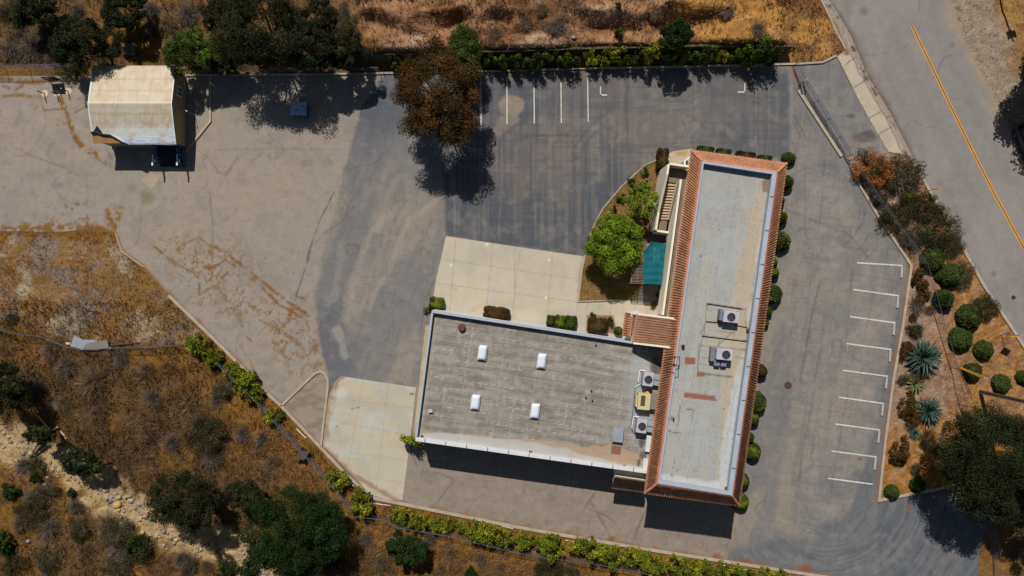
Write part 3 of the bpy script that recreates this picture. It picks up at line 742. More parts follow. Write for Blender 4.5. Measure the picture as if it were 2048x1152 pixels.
# ------------------------------------------------------------------ buildings
def Gd(px, py):           # plan position from ground pixels
    return V(px, py, 0.0)
def inset(poly, d):
    dd = d if hasattr(d, '__len__') else [d] * len(poly)      # one distance per edge i -> i+1
    P = [Vector(p[:2]) for p in poly]; n = len(P); out = []
    area = sum(P[i].x * P[(i + 1) % n].y - P[(i + 1) % n].x * P[i].y for i in range(n))
    s = 1 if area > 0 else -1
    for i in range(n):
        a = (P[i] - P[i - 1]).normalized(); b = (P[(i + 1) % n] - P[i]).normalized()
        na = Vector((-a.y, a.x)) * s; nb = Vector((-b.y, b.x)) * s
        d0, d1 = dd[i - 1], dd[i]; cr = na.x * nb.y - na.y * nb.x
        if abs(cr) < 1e-3: out.append(P[i] + na * d0); continue
        out.append(P[i] + Vector(((d0 * nb.y - d1 * na.y) / cr, (d1 * na.x - d0 * nb.x) / cr)))
    return out
def tile_slope(name, e0, e1, t0, t1, m, parent, pitch=0.24, amp=0.10, courses=4, lift=0.0):
    """barrel tiled slope; e0-e1 the eave, t0-t1 the upper edge"""
    e0, e1, t0, t1 = Vector(e0), Vector(e1), Vector(t0), Vector(t1)
    L = (e1 - e0).length; nr = max(2, int(round(L / pitch))); nu = nr * 6 + 1
    u = np.linspace(0, 1, nu)
    nrm = (e1 - e0).cross(t0 - e0).normalized()
    if nrm.z < 0: nrm = -nrm
    rows = []; rw = np.random.default_rng(int(abs(e0.x) * 100))
    jit = rw.uniform(-.012, .012, (courses, nr + 1))
    for c in range(courses):
        rows.append((c / courses, .03, c)); rows.append(((c + .97) / courses, 0.0, c))
    vs = []
    for (v, dz, c) in rows:
        ph = u * nr
        bar = np.abs(np.sin(np.pi * ph)) ** .8 * amp + jit[c][np.minimum(ph.astype(int), nr)]
        a = np.array(e0)[None] * (1 - u[:, None]) + np.array(e1)[None] * u[:, None]
        b = np.array(t0)[None] * (1 - u[:, None]) + np.array(t1)[None] * u[:, None]
        p = a * (1 - v) + b * v + np.array(nrm)[None] * (bar + dz + lift)[:, None]
        vs.append(p)
    vs = np.concatenate(vs) - np.array(WL[parent.name])[None]
    F = []
    for r in range(len(rows) - 1):
        k = np.arange(nu - 1); F.append(np.stack([r * nu + k, r * nu + k + 1, (r + 1) * nu + k + 1, (r + 1) * nu + k], 1))
    F = np.concatenate(F)
    a, b_, c_ = vs[F[0][0]], vs[F[0][1]], vs[F[0][2]]
    if np.cross(b_ - a, c_ - a)[2] < 0: F = F[:, ::-1]
    o = bpy.data.objects.new(name, fastmesh(name, vs, F, m)); return reg(o, parent)
def quadstrip(b, a0, a1, b0, b1, th=0.03):
    """thin slab between two edges"""
    up = Vector((0, 0, th))
    P = [Vector(a0), Vector(a1), Vector(b1), Vector(b0)]
    n = (P[1] - P[0]).cross(P[3] - P[0])
    if n.z < 0: P = P[::-1]
    return b.add([p for p in P] + [p + up for p in P], [(3, 2, 1, 0), (4, 5, 6, 7), (0, 1, 5, 4), (1, 2, 6, 5), (2, 3, 7, 6), (3, 0, 4, 7)])

# ---- long two storey block
ZE, ZP, ZD = 6.4, 7.5, 6.95
eN = [V(1383, 301, ZE), V(1573, 327, ZE), V(1478, 1011, ZE), V(1289, 986, ZE)]     # NW NE SE SW
pN = [V(1405, 322, ZP), V(1554, 345, ZP), V(1464, 991, ZP), V(1316, 967, ZP)]
LB = thing('office_block', V(1400, 660, 0), 'long pale grey flat roofed office block edged all round by orange clay tile', 'building')
wl = inset(eN, .6)
b = MB(); b.prism([tuple(p) for p in wl], -0.1, ZE - .12); b.build('wall', M['stucco'], LB)
b = MB(); b.prism([tuple(p) for p in inset(eN, .08)], ZE - .11, ZE - .03); b.build('soffit', M['stucco'], LB)
names = ['north', 'east', 'south', 'west']
pin = inset(pN, [.2, .4, .3, .15])
for i in range(4):
    j = (i + 1) % 4
    t0 = Vector((pN[i].x, pN[i].y, ZP - .12)); t1 = Vector((pN[j].x, pN[j].y, ZP - .12))
    tile_slope('tile_skirt', eN[i], eN[j], t0, t1, M['tile'], LB)
    b = MB()
    q0 = eN[i].lerp(t0, .83); q1 = eN[j].lerp(t1, .83); up = Vector((0, 0, .085))
    quadstrip(b, q0 + up, q1 + up, t0 + up, t1 + up, .03)
    b.build('pink_flashing', M['pink'], LB)
b = MB()
for i in range(4):
    t = Vector((pN[i].x, pN[i].y, ZP - .08))
    b.tube(eN[i] + Vector((0, 0, .03)), t, .13, .11, 8)
    b.build('hip_cap', M['tile'], LB); b = MB()
for i in range(4):
    j = (i + 1) % 4
    b = MB(); b.prism([tuple(pN[i])[:2], tuple(pN[j])[:2], tuple(pin[j]), tuple(pin[i])], ZD - .3, ZP)
    b.build('parapet', M['coping'], LB)
FD = 1 - ZD / H
def unp(v, f): return (v.x / f * PXM + 1024, 576 - v.y / f * PXM)
def axes(ox, oy, ang):
    c, s = math.cos(ang), math.sin(ang)
    return lambda X, Y: ((X - ox) * c + (Y - oy) * s, -(X - ox) * s + (Y - oy) * c)
uvL = axes(1411, 327, math.radians(98))    # u runs down the block, v to the west
def longroof(X, Y):
    U, W = uvL(X, Y); W = -W                # W: px to the east
    c = np.tile(A(166, 166, 162), (len(X), 1))
    n = fbm(X / 40, Y / 40, 501, 5)
    c = blend(c, sstep(.45, .62, n) * .5, A(160, 157, 150))
    c = blend(c, sstep(.5, .62, fbm(X / 22, Y / 60, 502, 4)) * .4, A(178, 172, 158))
    lx = np.interp(Y, [327, 965], [1411, 1322])            # west inner edge
    E = np.interp(Y, [345, 985], [1552, 1464]) - X         # px from the east edge
    # warm silt stain and the white ponding band on the east side
    wd = 30 + 14 * np.sin((Y - 330) / 640 * 3.1) + wob(X, Y, 60, 503, 8)
    c = blend(c, sstep(wd + 16, wd - 4, E) * sstep(345, 400, Y) * .75, A(184, 166, 138))
    wb = np.interp(Y, [345, 480, 600, 700, 740, 800, 900, 960, 990], [13, 14, 13, 14, 24, 30, 33, 30, 20]) + wob(X, Y, 26, 504, 5)
    c = blend(c, sstep(wb + 3, wb - 2, E), A(186, 187, 186))
    c = blend(c, sstep(2, .5, np.abs(E - 12 - wob(X, Y, 80, 505, 3))) * .6, A(120, 124, 130))
    c = blend(c, sstep(22, 12, Y - np.interp(X, [1322, 1464], [948, 968]) + wob(X, Y, 20, 506, 5)) * 0, A(190, 190, 188))
    sb = Y - np.interp(X, [1322, 1464], [945, 966])
    c = blend(c, sstep(-2, 5, sb + wob(X, Y, 22, 507, 7)) * .9, A(190, 191, 190))
    # sheet laps
    lap = np.maximum(sstep(1.2, .3, np.abs((W + 500) % 17 - 8.5)) * sstep(.46, .54, fbm(U / 50, W / 8, 508, 3)) * .3,
                     sstep(1.2, .3, np.abs((U + 500) % 21 - 10.5)) * sstep(.5, .58, fbm(W / 20, U / 12, 509, 3)) * .3)
    c = blend(c, lap, A(128, 128, 126))
    fle = sstep(.68, .76, fbm(U / 12, W / 1.8, 510, 3)) * .3
    c = blend(c, fle, A(112, 112, 112))
    # tar lines around the units
    dark = A(84, 80, 74)
    for pts, w in (([(1414, 607), (1490, 619)], 1.3), ([(1414, 607), (1408, 668), (1399, 692), (1395, 745)], .8), ([(1402, 668), (1412, 644), (1444, 650)], .9), ([(1402, 691), (1492, 700)], 1.1),
                   ([(1404, 672), (1494, 682)], 1.1), ([(1438, 676), (1437, 694)], .9), ([(1430, 696), (1466, 664)], 1.3), ([(1404, 715), (1432, 719)], .8), ([(1470, 714), (1494, 718)], .8),
                   ([(1412, 748), (1465, 754)], 1.4), ([(1400, 728), (1430, 732)], .8), ([(1494, 682), (1495, 660), (1490, 640)], .7), ([(1437, 662), (1470, 666), (1468, 672)], 1.0), ([(1360, 812), (1356, 850)], .8),
                   ([(1372, 818), (1386, 820), (1385, 838)], .7), ([(1340, 860), (1340, 864), (1362, 867)], .7)):
        c = blend(c, sstep(w + .9, w - .4, pathd(X, Y, pts)) * .8, dark)
    wm = sstep(4, -10, sdist(X, Y, [(1408, 615), (1492, 622), (1490, 760), (1398, 745)]) + wob(X, Y, 18, 511, 8))
    c = blend(c, wm * .45, A(176, 164, 140))
    # rust brown patches
    for poly in ([(1370, 714), (1391, 715.5), (1390, 729), (1369, 728)], [(1394, 743), (1410, 744), (1409, 753), (1393, 753)], [(1369, 784.5), (1431, 792), (1430, 802), (1368, 795)]):
        c = blend(c, sstep(1.2, -1.2, sdist(X, Y, poly)), A(146, 92, 74))
    c = blend(c, sstep(1.5, -1.5, sdist(X, Y, [(1524, 362), (1546, 350), (1541, 384), (1525, 384)])) * .8, A(124, 92, 76))
    c = blend(c, sstep(1, -1, sdist(X, Y, [(1341, 832), (1351, 833), (1350, 841), (1340, 840)])), A(128, 130, 136))
    for (ox, oy, r_) in ((1402, 512, 2.5), (1432, 800, 2), (1346, 838, 2.5), (1447, 818, 2), (1438, 460, 2), (1349, 925, 2), (1347, 935, 2), (1354, 940, 2), (1344, 950, 2), (1349, 918, 1.5)):
        c = blend(c, sstep(1.4, .5, np.hypot(X - ox, Y - oy) / r_) * .7, A(74, 72, 72))
    c = blend(c, sstep(1, -1, sdist(X, Y, [(1441, 957), (1460, 960), (1458, 976), (1440, 974)])) * .5, A(196, 192, 180))
    return c
pd = [unp(Vector((p.x, p.y)), FD) for p in pin]
gridpoly('roof_deck', pd, ZD, 0.1, longroof, M['roofing'], parent=LB, plan_f=FD)
def wall_window(p, n, w, h, z, parent):
    """window set in a wall at plan point p, wall normal n"""
    n = Vector((n[0], n[1], 0)).normalized(); rz = math.atan2(n.y, n.x) + math.pi / 2
    c = Vector((p[0], p[1], z))
    f = MB()
    for dx, dz, sx, sz in ((0, h / 2, w + .12, .08), (0, -h / 2, w + .12, .08), (-w / 2, 0, .08, h - .08), (w / 2, 0, .08, h - .08), (0, 0, .05, h - .08)):
        t = Vector((math.cos(rz), math.sin(rz), 0))
        f.box(c + n * .04 + t * dx + Vector((0, 0, dz)), (sx, .08, sz), rz)
    fo = f.build('window', M['white'], parent)
    g = MB(); g.box(c + n * .02, (w - .02, .03, h - .02), rz); g.build('pane', M['glass'], fo)
wv = [Vector((p.x, p.y, 0)) for p in wl]
for k in range(7):                                                          # east front
    p = wv[1].lerp(wv[2], (k + .5) / 7); d = (wv[2] - wv[1]).normalized(); n = Vector((-d.y, d.x, 0)); n = n if n.x > 0 else -n
    wall_window(p, n, 1.8, 1.3, 4.5, LB)
for k in range(2):
    p = wv[2].lerp(wv[3], (k + .5) / 2); d = (wv[3] - wv[2]).normalized(); n = Vector((-d.y, d.x, 0)); n = n if n.y < 0 else -n
    wall_window(p, n, 1.6, 1.2, 4.6, LB)
# small roof bits of the long block
def pipe_stub(px, py, z, r, h, m, parent, name='vent_pipe'):
    b = MB(); p = V(px, py, z); b.tube(p - Vector((0, 0, .05)), p + Vector((0, 0, h)), r, r, 10); b.tube(p + Vector((0, 0, h)), p + Vector((0, 0, h + .05)), r * 1.3, r * 1.1, 10)
    return b.build(name, M[m], parent)
pipe_stub(1495, 660, ZD, .14, .25, 'rust', LB); pipe_stub(1452, 976, ZD, .13, .1, 'rust', LB, 'roof_drain')
pipe_stub(1346, 838, ZD, .05, .3, 'darksteel', LB); pipe_stub(1365, 692, ZD, .12, .3, 'darksteel', LB)
for k in range(9):                                                           # pipe clamps along the east parapet
    t = (k + .6) / 9.3
    p = V(1548 - 88 * t + 1.5, 352 + 632 * t, ZP + .03); b = MB(); b.box(p, (.34, .07, .05), math.radians(-8)); b.build('coping_joint', M['galv'], LB)
b = MB()
for (x0, y0, x1, y1) in ((1415, 607.5, 1484, 618), (1441, 645, 1412, 643), (1470, 650, 1494, 655), (1404, 672, 1494, 683)):
    b.tube(V(x0, y0, ZD + .06), V(x1, y1, ZD + .06), .035, .035, 6)
    b.build('conduit', M['darksteel'], LB); b = MB()

# balcony, stair and its walls (west side of the long block)
ZB = 3.1
fas = [Gd(1341.6, 372), Gd(1307.6, 626.7)]
b = MB(); b.wall([p[:2] for p in fas], .2, 1.9, 4.1); b.build('balcony_wall', M['stucco'], LB, bevel=.015)
ww0 = Vector((wl[0].x, wl[0].y)); ww3 = Vector((wl[3].x, wl[3].y))
def on_west(y):            # point on the west wall of the block at world y
    t = (ww0.y - y) / (ww0.y - ww3.y); return ww0.lerp(ww3, t)
nw_y = Gd(0, 345).y
yS = fas[1].y
pb = [fas[0].xy + Vector((.1, 0)), fas[1].xy + Vector((.1, 0)), on_west(yS) + Vector((-.003, 0)), on_west(fas[0].y) + Vector((-.003, 0))]
b = MB(); b.prism([tuple(p) for p in pb], ZB - .2, ZB); b.build('balcony_slab', M['stucco'], LB)
nb = 9
for k in range(nb):       # boards of the balcony floor
    a0 = pb[0].lerp(pb[3], (k + .06) / nb); a1 = pb[0].lerp(pb[3], (k + .94) / nb); b0 = pb[1].lerp(pb[2], (k + .06) / nb); b1 = pb[1].lerp(pb[2], (k + .94) / nb)
    if k == 0: bd = MB()
    bd.prism([tuple(a0), tuple(b0), tuple(b1), tuple(a1)], ZB + .002, ZB + .03)
bd.build('balcony_boards', M['deckwood'], LB)
so = [Gd(1317.6, 344), Gd(1317.6 - 15.6 * .16, 363), Gd(1317.6 - 15.6 * .72, 430), Gd(1302, 464)]
b = MB(); b.wall([p.xy for p in so], .2, -.1, [4.3, 4.3, 2.5, 2.35]); b.build('stair_wall', M['stucco'], LB, bevel=.015)
nwp = [Gd(1319.8, 343.2), Gd(1356, 348.4)]
b = MB(); b.wall([p.xy for p in nwp], .2, -.1, 4.3); b.build('stair_end_wall', M['stucco'], LB, bevel=.015)
swp = [Gd(1304.2, 465.3), Gd(1329, 469)]
b = MB(); b.wall([p.xy for p in swp], .2, -.1, 2.3); b.build('stair_end_wall', M['stucco'], LB, bevel=.015)
b = MB(); up_l = [Gd(1320.5, 347), Gd(1357, 352), Gd(1357, 372), Gd(1340.6, 372), Gd(1337, 376), Gd(1315.5, 373)]
b.prism([tuple(p.xy) for p in up_l], ZB - .2, ZB + .02); b.build('upper_landing', M['deckwood'], LB)
for k in range(13):
    t = (k + .5) / 13; y = 376 + 66 * t; hw = 2.1
    x0 = np.interp(y, [344, 464], [1317.6, 1302]) + 2.4; x1 = np.interp(y, [372, 626.7], [1341.6, 1307.6]) - 2.4
    z = ZB - .135 * (k + 1) + .02
    b = MB(); b.prism([tuple(Gd(x0, y - hw - .5).xy), tuple(Gd(x1, y - hw).xy), tuple(Gd(x1, y + hw).xy), tuple(Gd(x0, y + hw - .5).xy)], z - .06, z)
    b.build('stair_tread', M['tread'], LB)
b = MB(); lo = [Gd(1308.2, 441.5), Gd(1329.5, 444), Gd(1326, 467), Gd(1305.3, 463.6)]
b.prism([tuple(p.xy) for p in lo], 1.1, 1.24); b.build('lower_landing', M['deckwood'], LB)
b = MB(); b.tube(Vector((*Gd(1337.2, 376).xy, 4.05)), Vector((*Gd(1327.6, 443).xy, 2.3)), .045); 
b.build('handrail', M['lattice'], LB)
b = MB(); b.wall([Gd(1337.9, 376).xy, Gd(1328.8, 443).xy], .08, [2.9, 1.25], [3.9, 2.15]); b.build('stair_guard', M['stucco'], LB)
# low wall by the entry paving
b = MB(); b.wall([Gd(1374, 318).xy, Gd(1364, 326).xy, Gd(1366, 344).xy], .18, 0, 1.0); b.build('entry_wall', M['stuccow'], LB, bevel=.015)
# porch with a brown tiled roof between the two blocks
PW, PE = 5.0, 7.15
c_nw, c_ne, c_se, c_sw = V(1275, 630, PW), V(1361, 641, PE), V(1354, 694, PE), V(1266, 684, PW)
b = MB(); b.prism([c_nw.xy, c_ne.xy, c_se.xy, c_sw.xy], -.1, [PW - .1, PE - .1, PE - .1, PW - .1]); b.build('porch_wall', M['stucco'], LB)
tile_slope('porch_roof', c_sw, c_nw, c_se, c_ne, M['tilebrown'], LB, pitch=.23, amp=.08, courses=6)
b = MB(); d = Vector((0, .09, 0))
quadstrip(b, c_nw + d * 2.2, c_ne + d * 2.2, c_nw, c_ne, .16); b.build('porch_coping', M['stucco'], LB)
b = MB(); quadstrip(b, c_sw - d * 2.0, c_se - d * 2.0, c_sw, c_se, .14); b.build('porch_coping', M['stucco'], LB)
b = MB(); b.tube(c_nw + Vector((-.05, .1, .06)), c_sw + Vector((-.05, -.1, .06)), .09, .09, 6); b.build('porch_edge_board', M['lattice'], LB)
q0 = c_ne.lerp(c_nw, .07) + Vector((0, 0, .09)); q1 = c_se.lerp(c_sw, .07) + Vector((0, 0, .09))
b = MB(); quadstrip(b, q0, q1, c_ne + Vector((0, 0, .09)), c_se + Vector((0, 0, .09)), .02); b.build('pink_flashing', M['pink'], LB)
# lower entry canopy
k_t0, k_t1, k_e0, k_e1 = V(1264, 626, 4.3), V(1258, 673, 4.3), V(1251, 624, 3.7), V(1245, 671, 3.7)
tile_slope('entry_canopy', k_e1, k_e0, k_t1, k_t0, M['tile'], LB, pitch=.23, amp=.09, courses=3)
b = MB(); quadstrip(b, k_t0 + Vector((0, 0, .08)), k_t1 + Vector((0, 0, .08)), k_t0 + Vector((.12, 0, .06)), k_t1 + Vector((.12, 0, .06)), .03); b.build('pink_flashing', M['pink'], LB)
b = MB(); b.prism([k_e0.xy + Vector((.1, 0)), (c_nw.x, k_e0.y), (c_sw.x, k_e1.y), k_e1.xy + Vector((.1, 0))], 3.4, [3.68, 3.9, 3.9, 3.68]); b.build('canopy_slab', M['stucco'], LB)
tile_slope('entry_canopy', V(1263, 668, 4.0), V(1267, 632, 4.0), V(1270, 668, 4.3), V(1274, 632, 4.3), M['tilebrown'], LB, pitch=.2, amp=.04, courses=2)
b = MB(); quadstrip(b, k_t0 + Vector((0, .25, .02)), Vector((c_nw.x + .2, k_t0.y + .15, 4.35)), k_t0 + Vector((0, -.05, .02)), Vector((c_nw.x + .2, k_t0.y - .2, 4.35)), .1); b.build('porch_coping', M['stuccow'], LB)

# ---- low block
ZL, ZLP = 3.9, 4.42
FL = 1 - ZL / H
WB = thing('warehouse_wing', V(1070, 780, 0), 'low brownish grey flat roofed wing with four white skylights', 'building')
lNW, lNE, lSE, lSW = V(862, 621, ZLP), V(1272, 685, ZLP), V(1296, 947.5, ZLP), V(829, 882, ZLP)
eNE = on_west(lNE.y) + Vector((-.004, -1.9)); eSE = on_west(lSE.y) + Vector((-.004, 0))
bodyp = [lNW.xy, lNE.xy, Vector((eNE.x + .05, lNE.y - .1)), eSE, lSE.xy, lSW.xy]
body = [lNW.xy, (c_sw.x - .003, lNE.y + .01), (c_sw.x - .003, c_sw.y - .25), (on_west(c_sw.y - .25).x - .004, c_sw.y - .25), tuple(eSE), lSE.xy, lSW.xy]
body = [Vector(p) for p in body]
b = MB(); b.prism([tuple(p) for p in body], -.1, ZL - .02); b.build('wall', M['stuccow'], WB)
dkp = [((p.x) / FL * PXM + 1024, 576 - p.y / FL * PXM) for p in body]
uvW = axes(862, 621, math.radians(8.7))
def lowroof(X, Y):
    U, W = uvW(X, Y)
    n = fbm(X / 50, Y / 50, 601, 5)
    c = np.tile(A(143, 134, 122), (len(X), 1))
    c = blend(c, sstep(.44, .6, n) * .65, A(155, 147, 136))
    c = blend(c, sstep(.52, .64, fbm(X / 30 + 5, Y / 24, 602, 4)) * .5, A(124, 116, 106))
    c = blend(c, sstep(300, 440, U + wob(X, Y, 60, 603, 40)) * .35, A(150, 146, 140))
    seam = np.maximum(sstep(1.1, .2, np.abs((W + 13 + wob(X, Y, 80, 604, 1.4)) % 19 - 9.5)), sstep(1.2, .2, np.abs((U + wob(X, Y, 80, 605, 1.5)) % 35 - 17.5)))
    c = blend(c, seam * sstep(.38, .56, fbm(X / 18, Y / 18, 606, 4)) * .75, A(186, 181, 172))
    c = blend(c, sstep(1.6, .3, np.abs((W + 3 + wob(X, Y, 80, 604, 1.4)) % 19 - 9.5)) * .55, A(98, 91, 83))
    c = blend(c, sstep(.58, .7, fbm(X / 7, Y / 7, 618, 3)) * .4, A(112, 106, 98))
    c = blend(c, sstep(.58, .7, fbm(X / 9, Y / 9, 619, 3)) * .4, A(166, 160, 150))
    seam2 = sstep(1.2, .2, np.abs((U * .5 + np.floor((W + 13) / 19) * 23) % 31 - 15))
    c = blend(c, seam2 * .55, A(164, 158, 148))
    sm = sstep(.5, .66, fbm(U / 60, W / 6, 607, 5)); c = blend(c, sm * .5, A(116, 108, 98))
    sm = sstep(.53, .68, fbm(U / 50, W / 5, 608, 5)); c = blend(c, sm * .5, A(160, 154, 146))
    # south edge: silt and pale ponding
    ys_ = np.interp(X, [829, 1296], [875, 940]) - Y
    w1 = np.interp(X, [830, 900, 1000, 1100, 1180, 1230, 1290], [12, 18, 24, 25, 34, 40, 26]) + wob(X, Y, 30, 609, 9)
    c = blend(c, sstep(w1 + 2, w1 - 2, ys_) * .85, A(176, 150, 124))
    w2 = np.interp(X, [830, 880, 960, 1060, 1150, 1200, 1290], [10, 17, 20, 22, 17, 10, 6]) + wob(X, Y, 40, 610, 7)
    c = blend(c, sstep(w2 + 2, w2 - 2, ys_) * .9, A(180, 178, 172))
    wl_ = X - np.interp(Y, [630, 880], [868, 836])
    c = blend(c, sstep(9, 3, wl_ + wob(X, Y, 24, 611, 5)) * .6, A(170, 156, 136))
    # pale wash around the machines, brown patch
    c = blend(c, sstep(60, 10, np.hypot((X - 1278) * 1.6, (Y - 800) * .45) + wob(X, Y, 20, 612, 18)) * .6, A(164, 166, 168))
    c = blend(c, sstep(30, 10, np.hypot(X - 1285, Y - 732) + wob(X, Y, 16, 613, 12)) * .7, A(172, 170, 166))
    c = blend(c, sstep(16, 8, np.hypot((X - 1312) * 1.0, (Y - 735) * .7) + wob(X, Y, 8, 614, 4)) * .8, A(84, 76, 66))
    for (ox, oy, rx, ry) in ((1284, 886, 7, 10), (1286, 912, 7, 8), (1278, 925, 4, 8)):
        c = blend(c, sstep(1.3, .6, np.hypot((X - ox) / rx, (Y - oy) / ry) + wob(X, Y, 7, 615, .4)) * .8, A(72, 68, 62))
    c = blend(c, sstep(1.2, -1.2, sdist(X, Y, [(1223, 890), (1243, 892), (1241, 910), (1222, 908)])), A(138, 92, 76))
    c = blend(c, sstep(5, 1, np.abs(np.hypot(X - 1174, Y - 784) - 0) + wob(X, Y, 5, 616, 4)) * .7, A(186, 184, 178))
    for (ox, oy, r_) in ((1105, 788, 7), (1112, 715, 10), (1242, 735, 14), (1060, 905, 8), (1275, 700, 10)):
        c = blend(c, sstep(1.4, .4, np.hypot((X - ox) / r_, (Y - oy) / r_ / .5) + wob(X, Y, 9, 617, .5)) * .5, A(174, 166, 154))
    c = blend(c, sstep(1.4, .4, pathd(X, Y, [(1003, 665), (1010, 660), (1018, 662), (1030, 664), (1042, 663), (1060, 668)])) * .5, A(96, 88, 80))
    return c
gridpoly('roof_deck', dkp, ZL, 0.1, lowroof, M['roofing'], parent=WB, plan_f=FL)
inx = inset([lNW, lNE, lSE, lSW], .12)
b = MB(); b.wall([lNE.xy + Vector((.1, -.09)), inx[0] + Vector((.02, .02))], .2, ZL - .6, ZLP); b.build('parapet', M['coping'], WB, bevel=.02)
b = MB(); b.wall([inx[0] + Vector((.0, -.11)), inx[3] + Vector((0, .18))], .2, ZL - .6, ZLP - .003); b.build('parapet', M['coping'], WB, bevel=.02)
sN = inset([lNW, lNE, lSE, lSW], .17)
b = MB(); b.wall([sN[3] + Vector((-.1, .015)), sN[2] + Vector((.1, -.02))], .34, ZL - .6, ZLP + .004); b.build('parapet', M['stuccow'], WB, bevel=.02)
for k in range(11):
    t = (k + .4) / 11; p = sN[3].lerp(sN[2], t); b = MB(); b.box((p.x, p.y + .02, ZLP + .02), (.07, .36, .04), math.radians(-8)); b.build('coping_joint', M['galv'], WB)
def skylight(px, py):
    z = ZL; c = V(px, py, z); r = math.radians(-7)
    cb = MB(); cb.box(c + Vector((0, 0, .1)), (.84, 1.44, .28), r); o = cb.build('skylight', M['acgrey'], WB)
    g = MB(); n = 8; m_ = 12; R = Matrix.Rotation(r, 3, 'Z'); vs = []
    for i in range(n + 1):
        for j in range(m_ + 1):
            u = i / n * 2 - 1; v = j / m_ * 2 - 1
            h = .24 * (1 - u ** 4) ** .5 * (1 - v ** 6) ** .5
            vs.append(c + R @ Vector((u * .39, v * .69, .24 + h)))
    fs = [(i * (m_ + 1) + j, (i + 1) * (m_ + 1) + j, (i + 1) * (m_ + 1) + j + 1, i * (m_ + 1) + j + 1) for i in range(n) for j in range(m_)]
    g.add(vs, fs); g.build('dome', M['dome'], o, smooth=True)
for p in ((965, 705), (1083, 721.5), (951, 803.5), (1070, 821)): skylight(*p)
b = MB(); p = V(924, 655, ZL); b.tube(p, p + Vector((0, 0, .2)), .22, .22, 14); b.tube(p + Vector((0, 0, .2)), p + Vector((0, 0, .36)), .36, .3, 16); b.build('vent_cap', M['rust'], WB)
for (x, y) in ((844, 873), (1061, 904.5), (1248, 932.5)): pipe_stub(x, y, ZL, .13, .06, 'rust', WB, 'roof_drain')
for (x, y) in ((1191, 687), (1182, 778.5), (1171, 792), (1184, 798)): pipe_stub(x, y, ZL, .07, .28, 'galv', WB)
b = MB(); b.box(V(861, 822, ZL + .12), (.42, .3, .26), .1); b.build('roof_vent', M['acgrey'], WB, bevel=.03)
b = MB(); b.box(V(1236, 869.5, ZL + .2), (.9, 1.3, .4), math.radians(-6)); hb = b.build('roof_hatch', M['acgrey'], WB, bevel=.02)
b = MB(); b.box(V(1236, 869.5, ZL + .43), (.98, 1.38, .05), math.radians(-6)); b.build('lid', M['sheet'], hb, bevel=.01)
# west wall gutter pipe and door canopy marks
b = MB(); q0 = lNW.lerp(lSW, .2); q1 = lNW.lerp(lSW, .42); b.tube((q0.x - .16, q0.y, .4), (q1.x - .16, q1.y, .4), .05); b.build('wall_pipe', M['rust'], WB)
# white machine plinths by the skirt
for (x, y, w, h_) in ((1296.5, 887, .5, 1.5), (1291, 929, .55, 1.1)):
    b = MB(); b.box(V(x, y, ZL + .2), (w, h_, .4), math.radians(-8)); b.build('flashing_box', M['stuccow'], WB, bevel=.02)
# tiled canopy over the south door of the wing
a0, a1, t0, t1 = V(1223, 975.5, 2.8), V(1288, 984, 2.8), V(1229, 952, 3.75), V(1291, 961, 3.75)
tile_slope('door_canopy', a0, a1, t0, t1, M['tilebrown'], WB, pitch=.23, amp=.09, courses=5)
b = MB(); b.prism([(a0.x + .1, a0.y + .1), (a1.x, a1.y + .1), (t1.x, t1.y), (t0.x + .1, t0.y)], 2.6, [2.74, 2.74, 3.68, 3.68]); b.build('canopy_body', M['stucco'], WB)
b = MB(); b.prism([(t0.x + .1, t0.y + .003), (t1.x, t1.y + .003), (t1.x, t1.y + 1.1), (t0.x + .1, t0.y + 1.1)], 2.6, 3.0); b.build('canopy_slab', M['stucco'], WB)

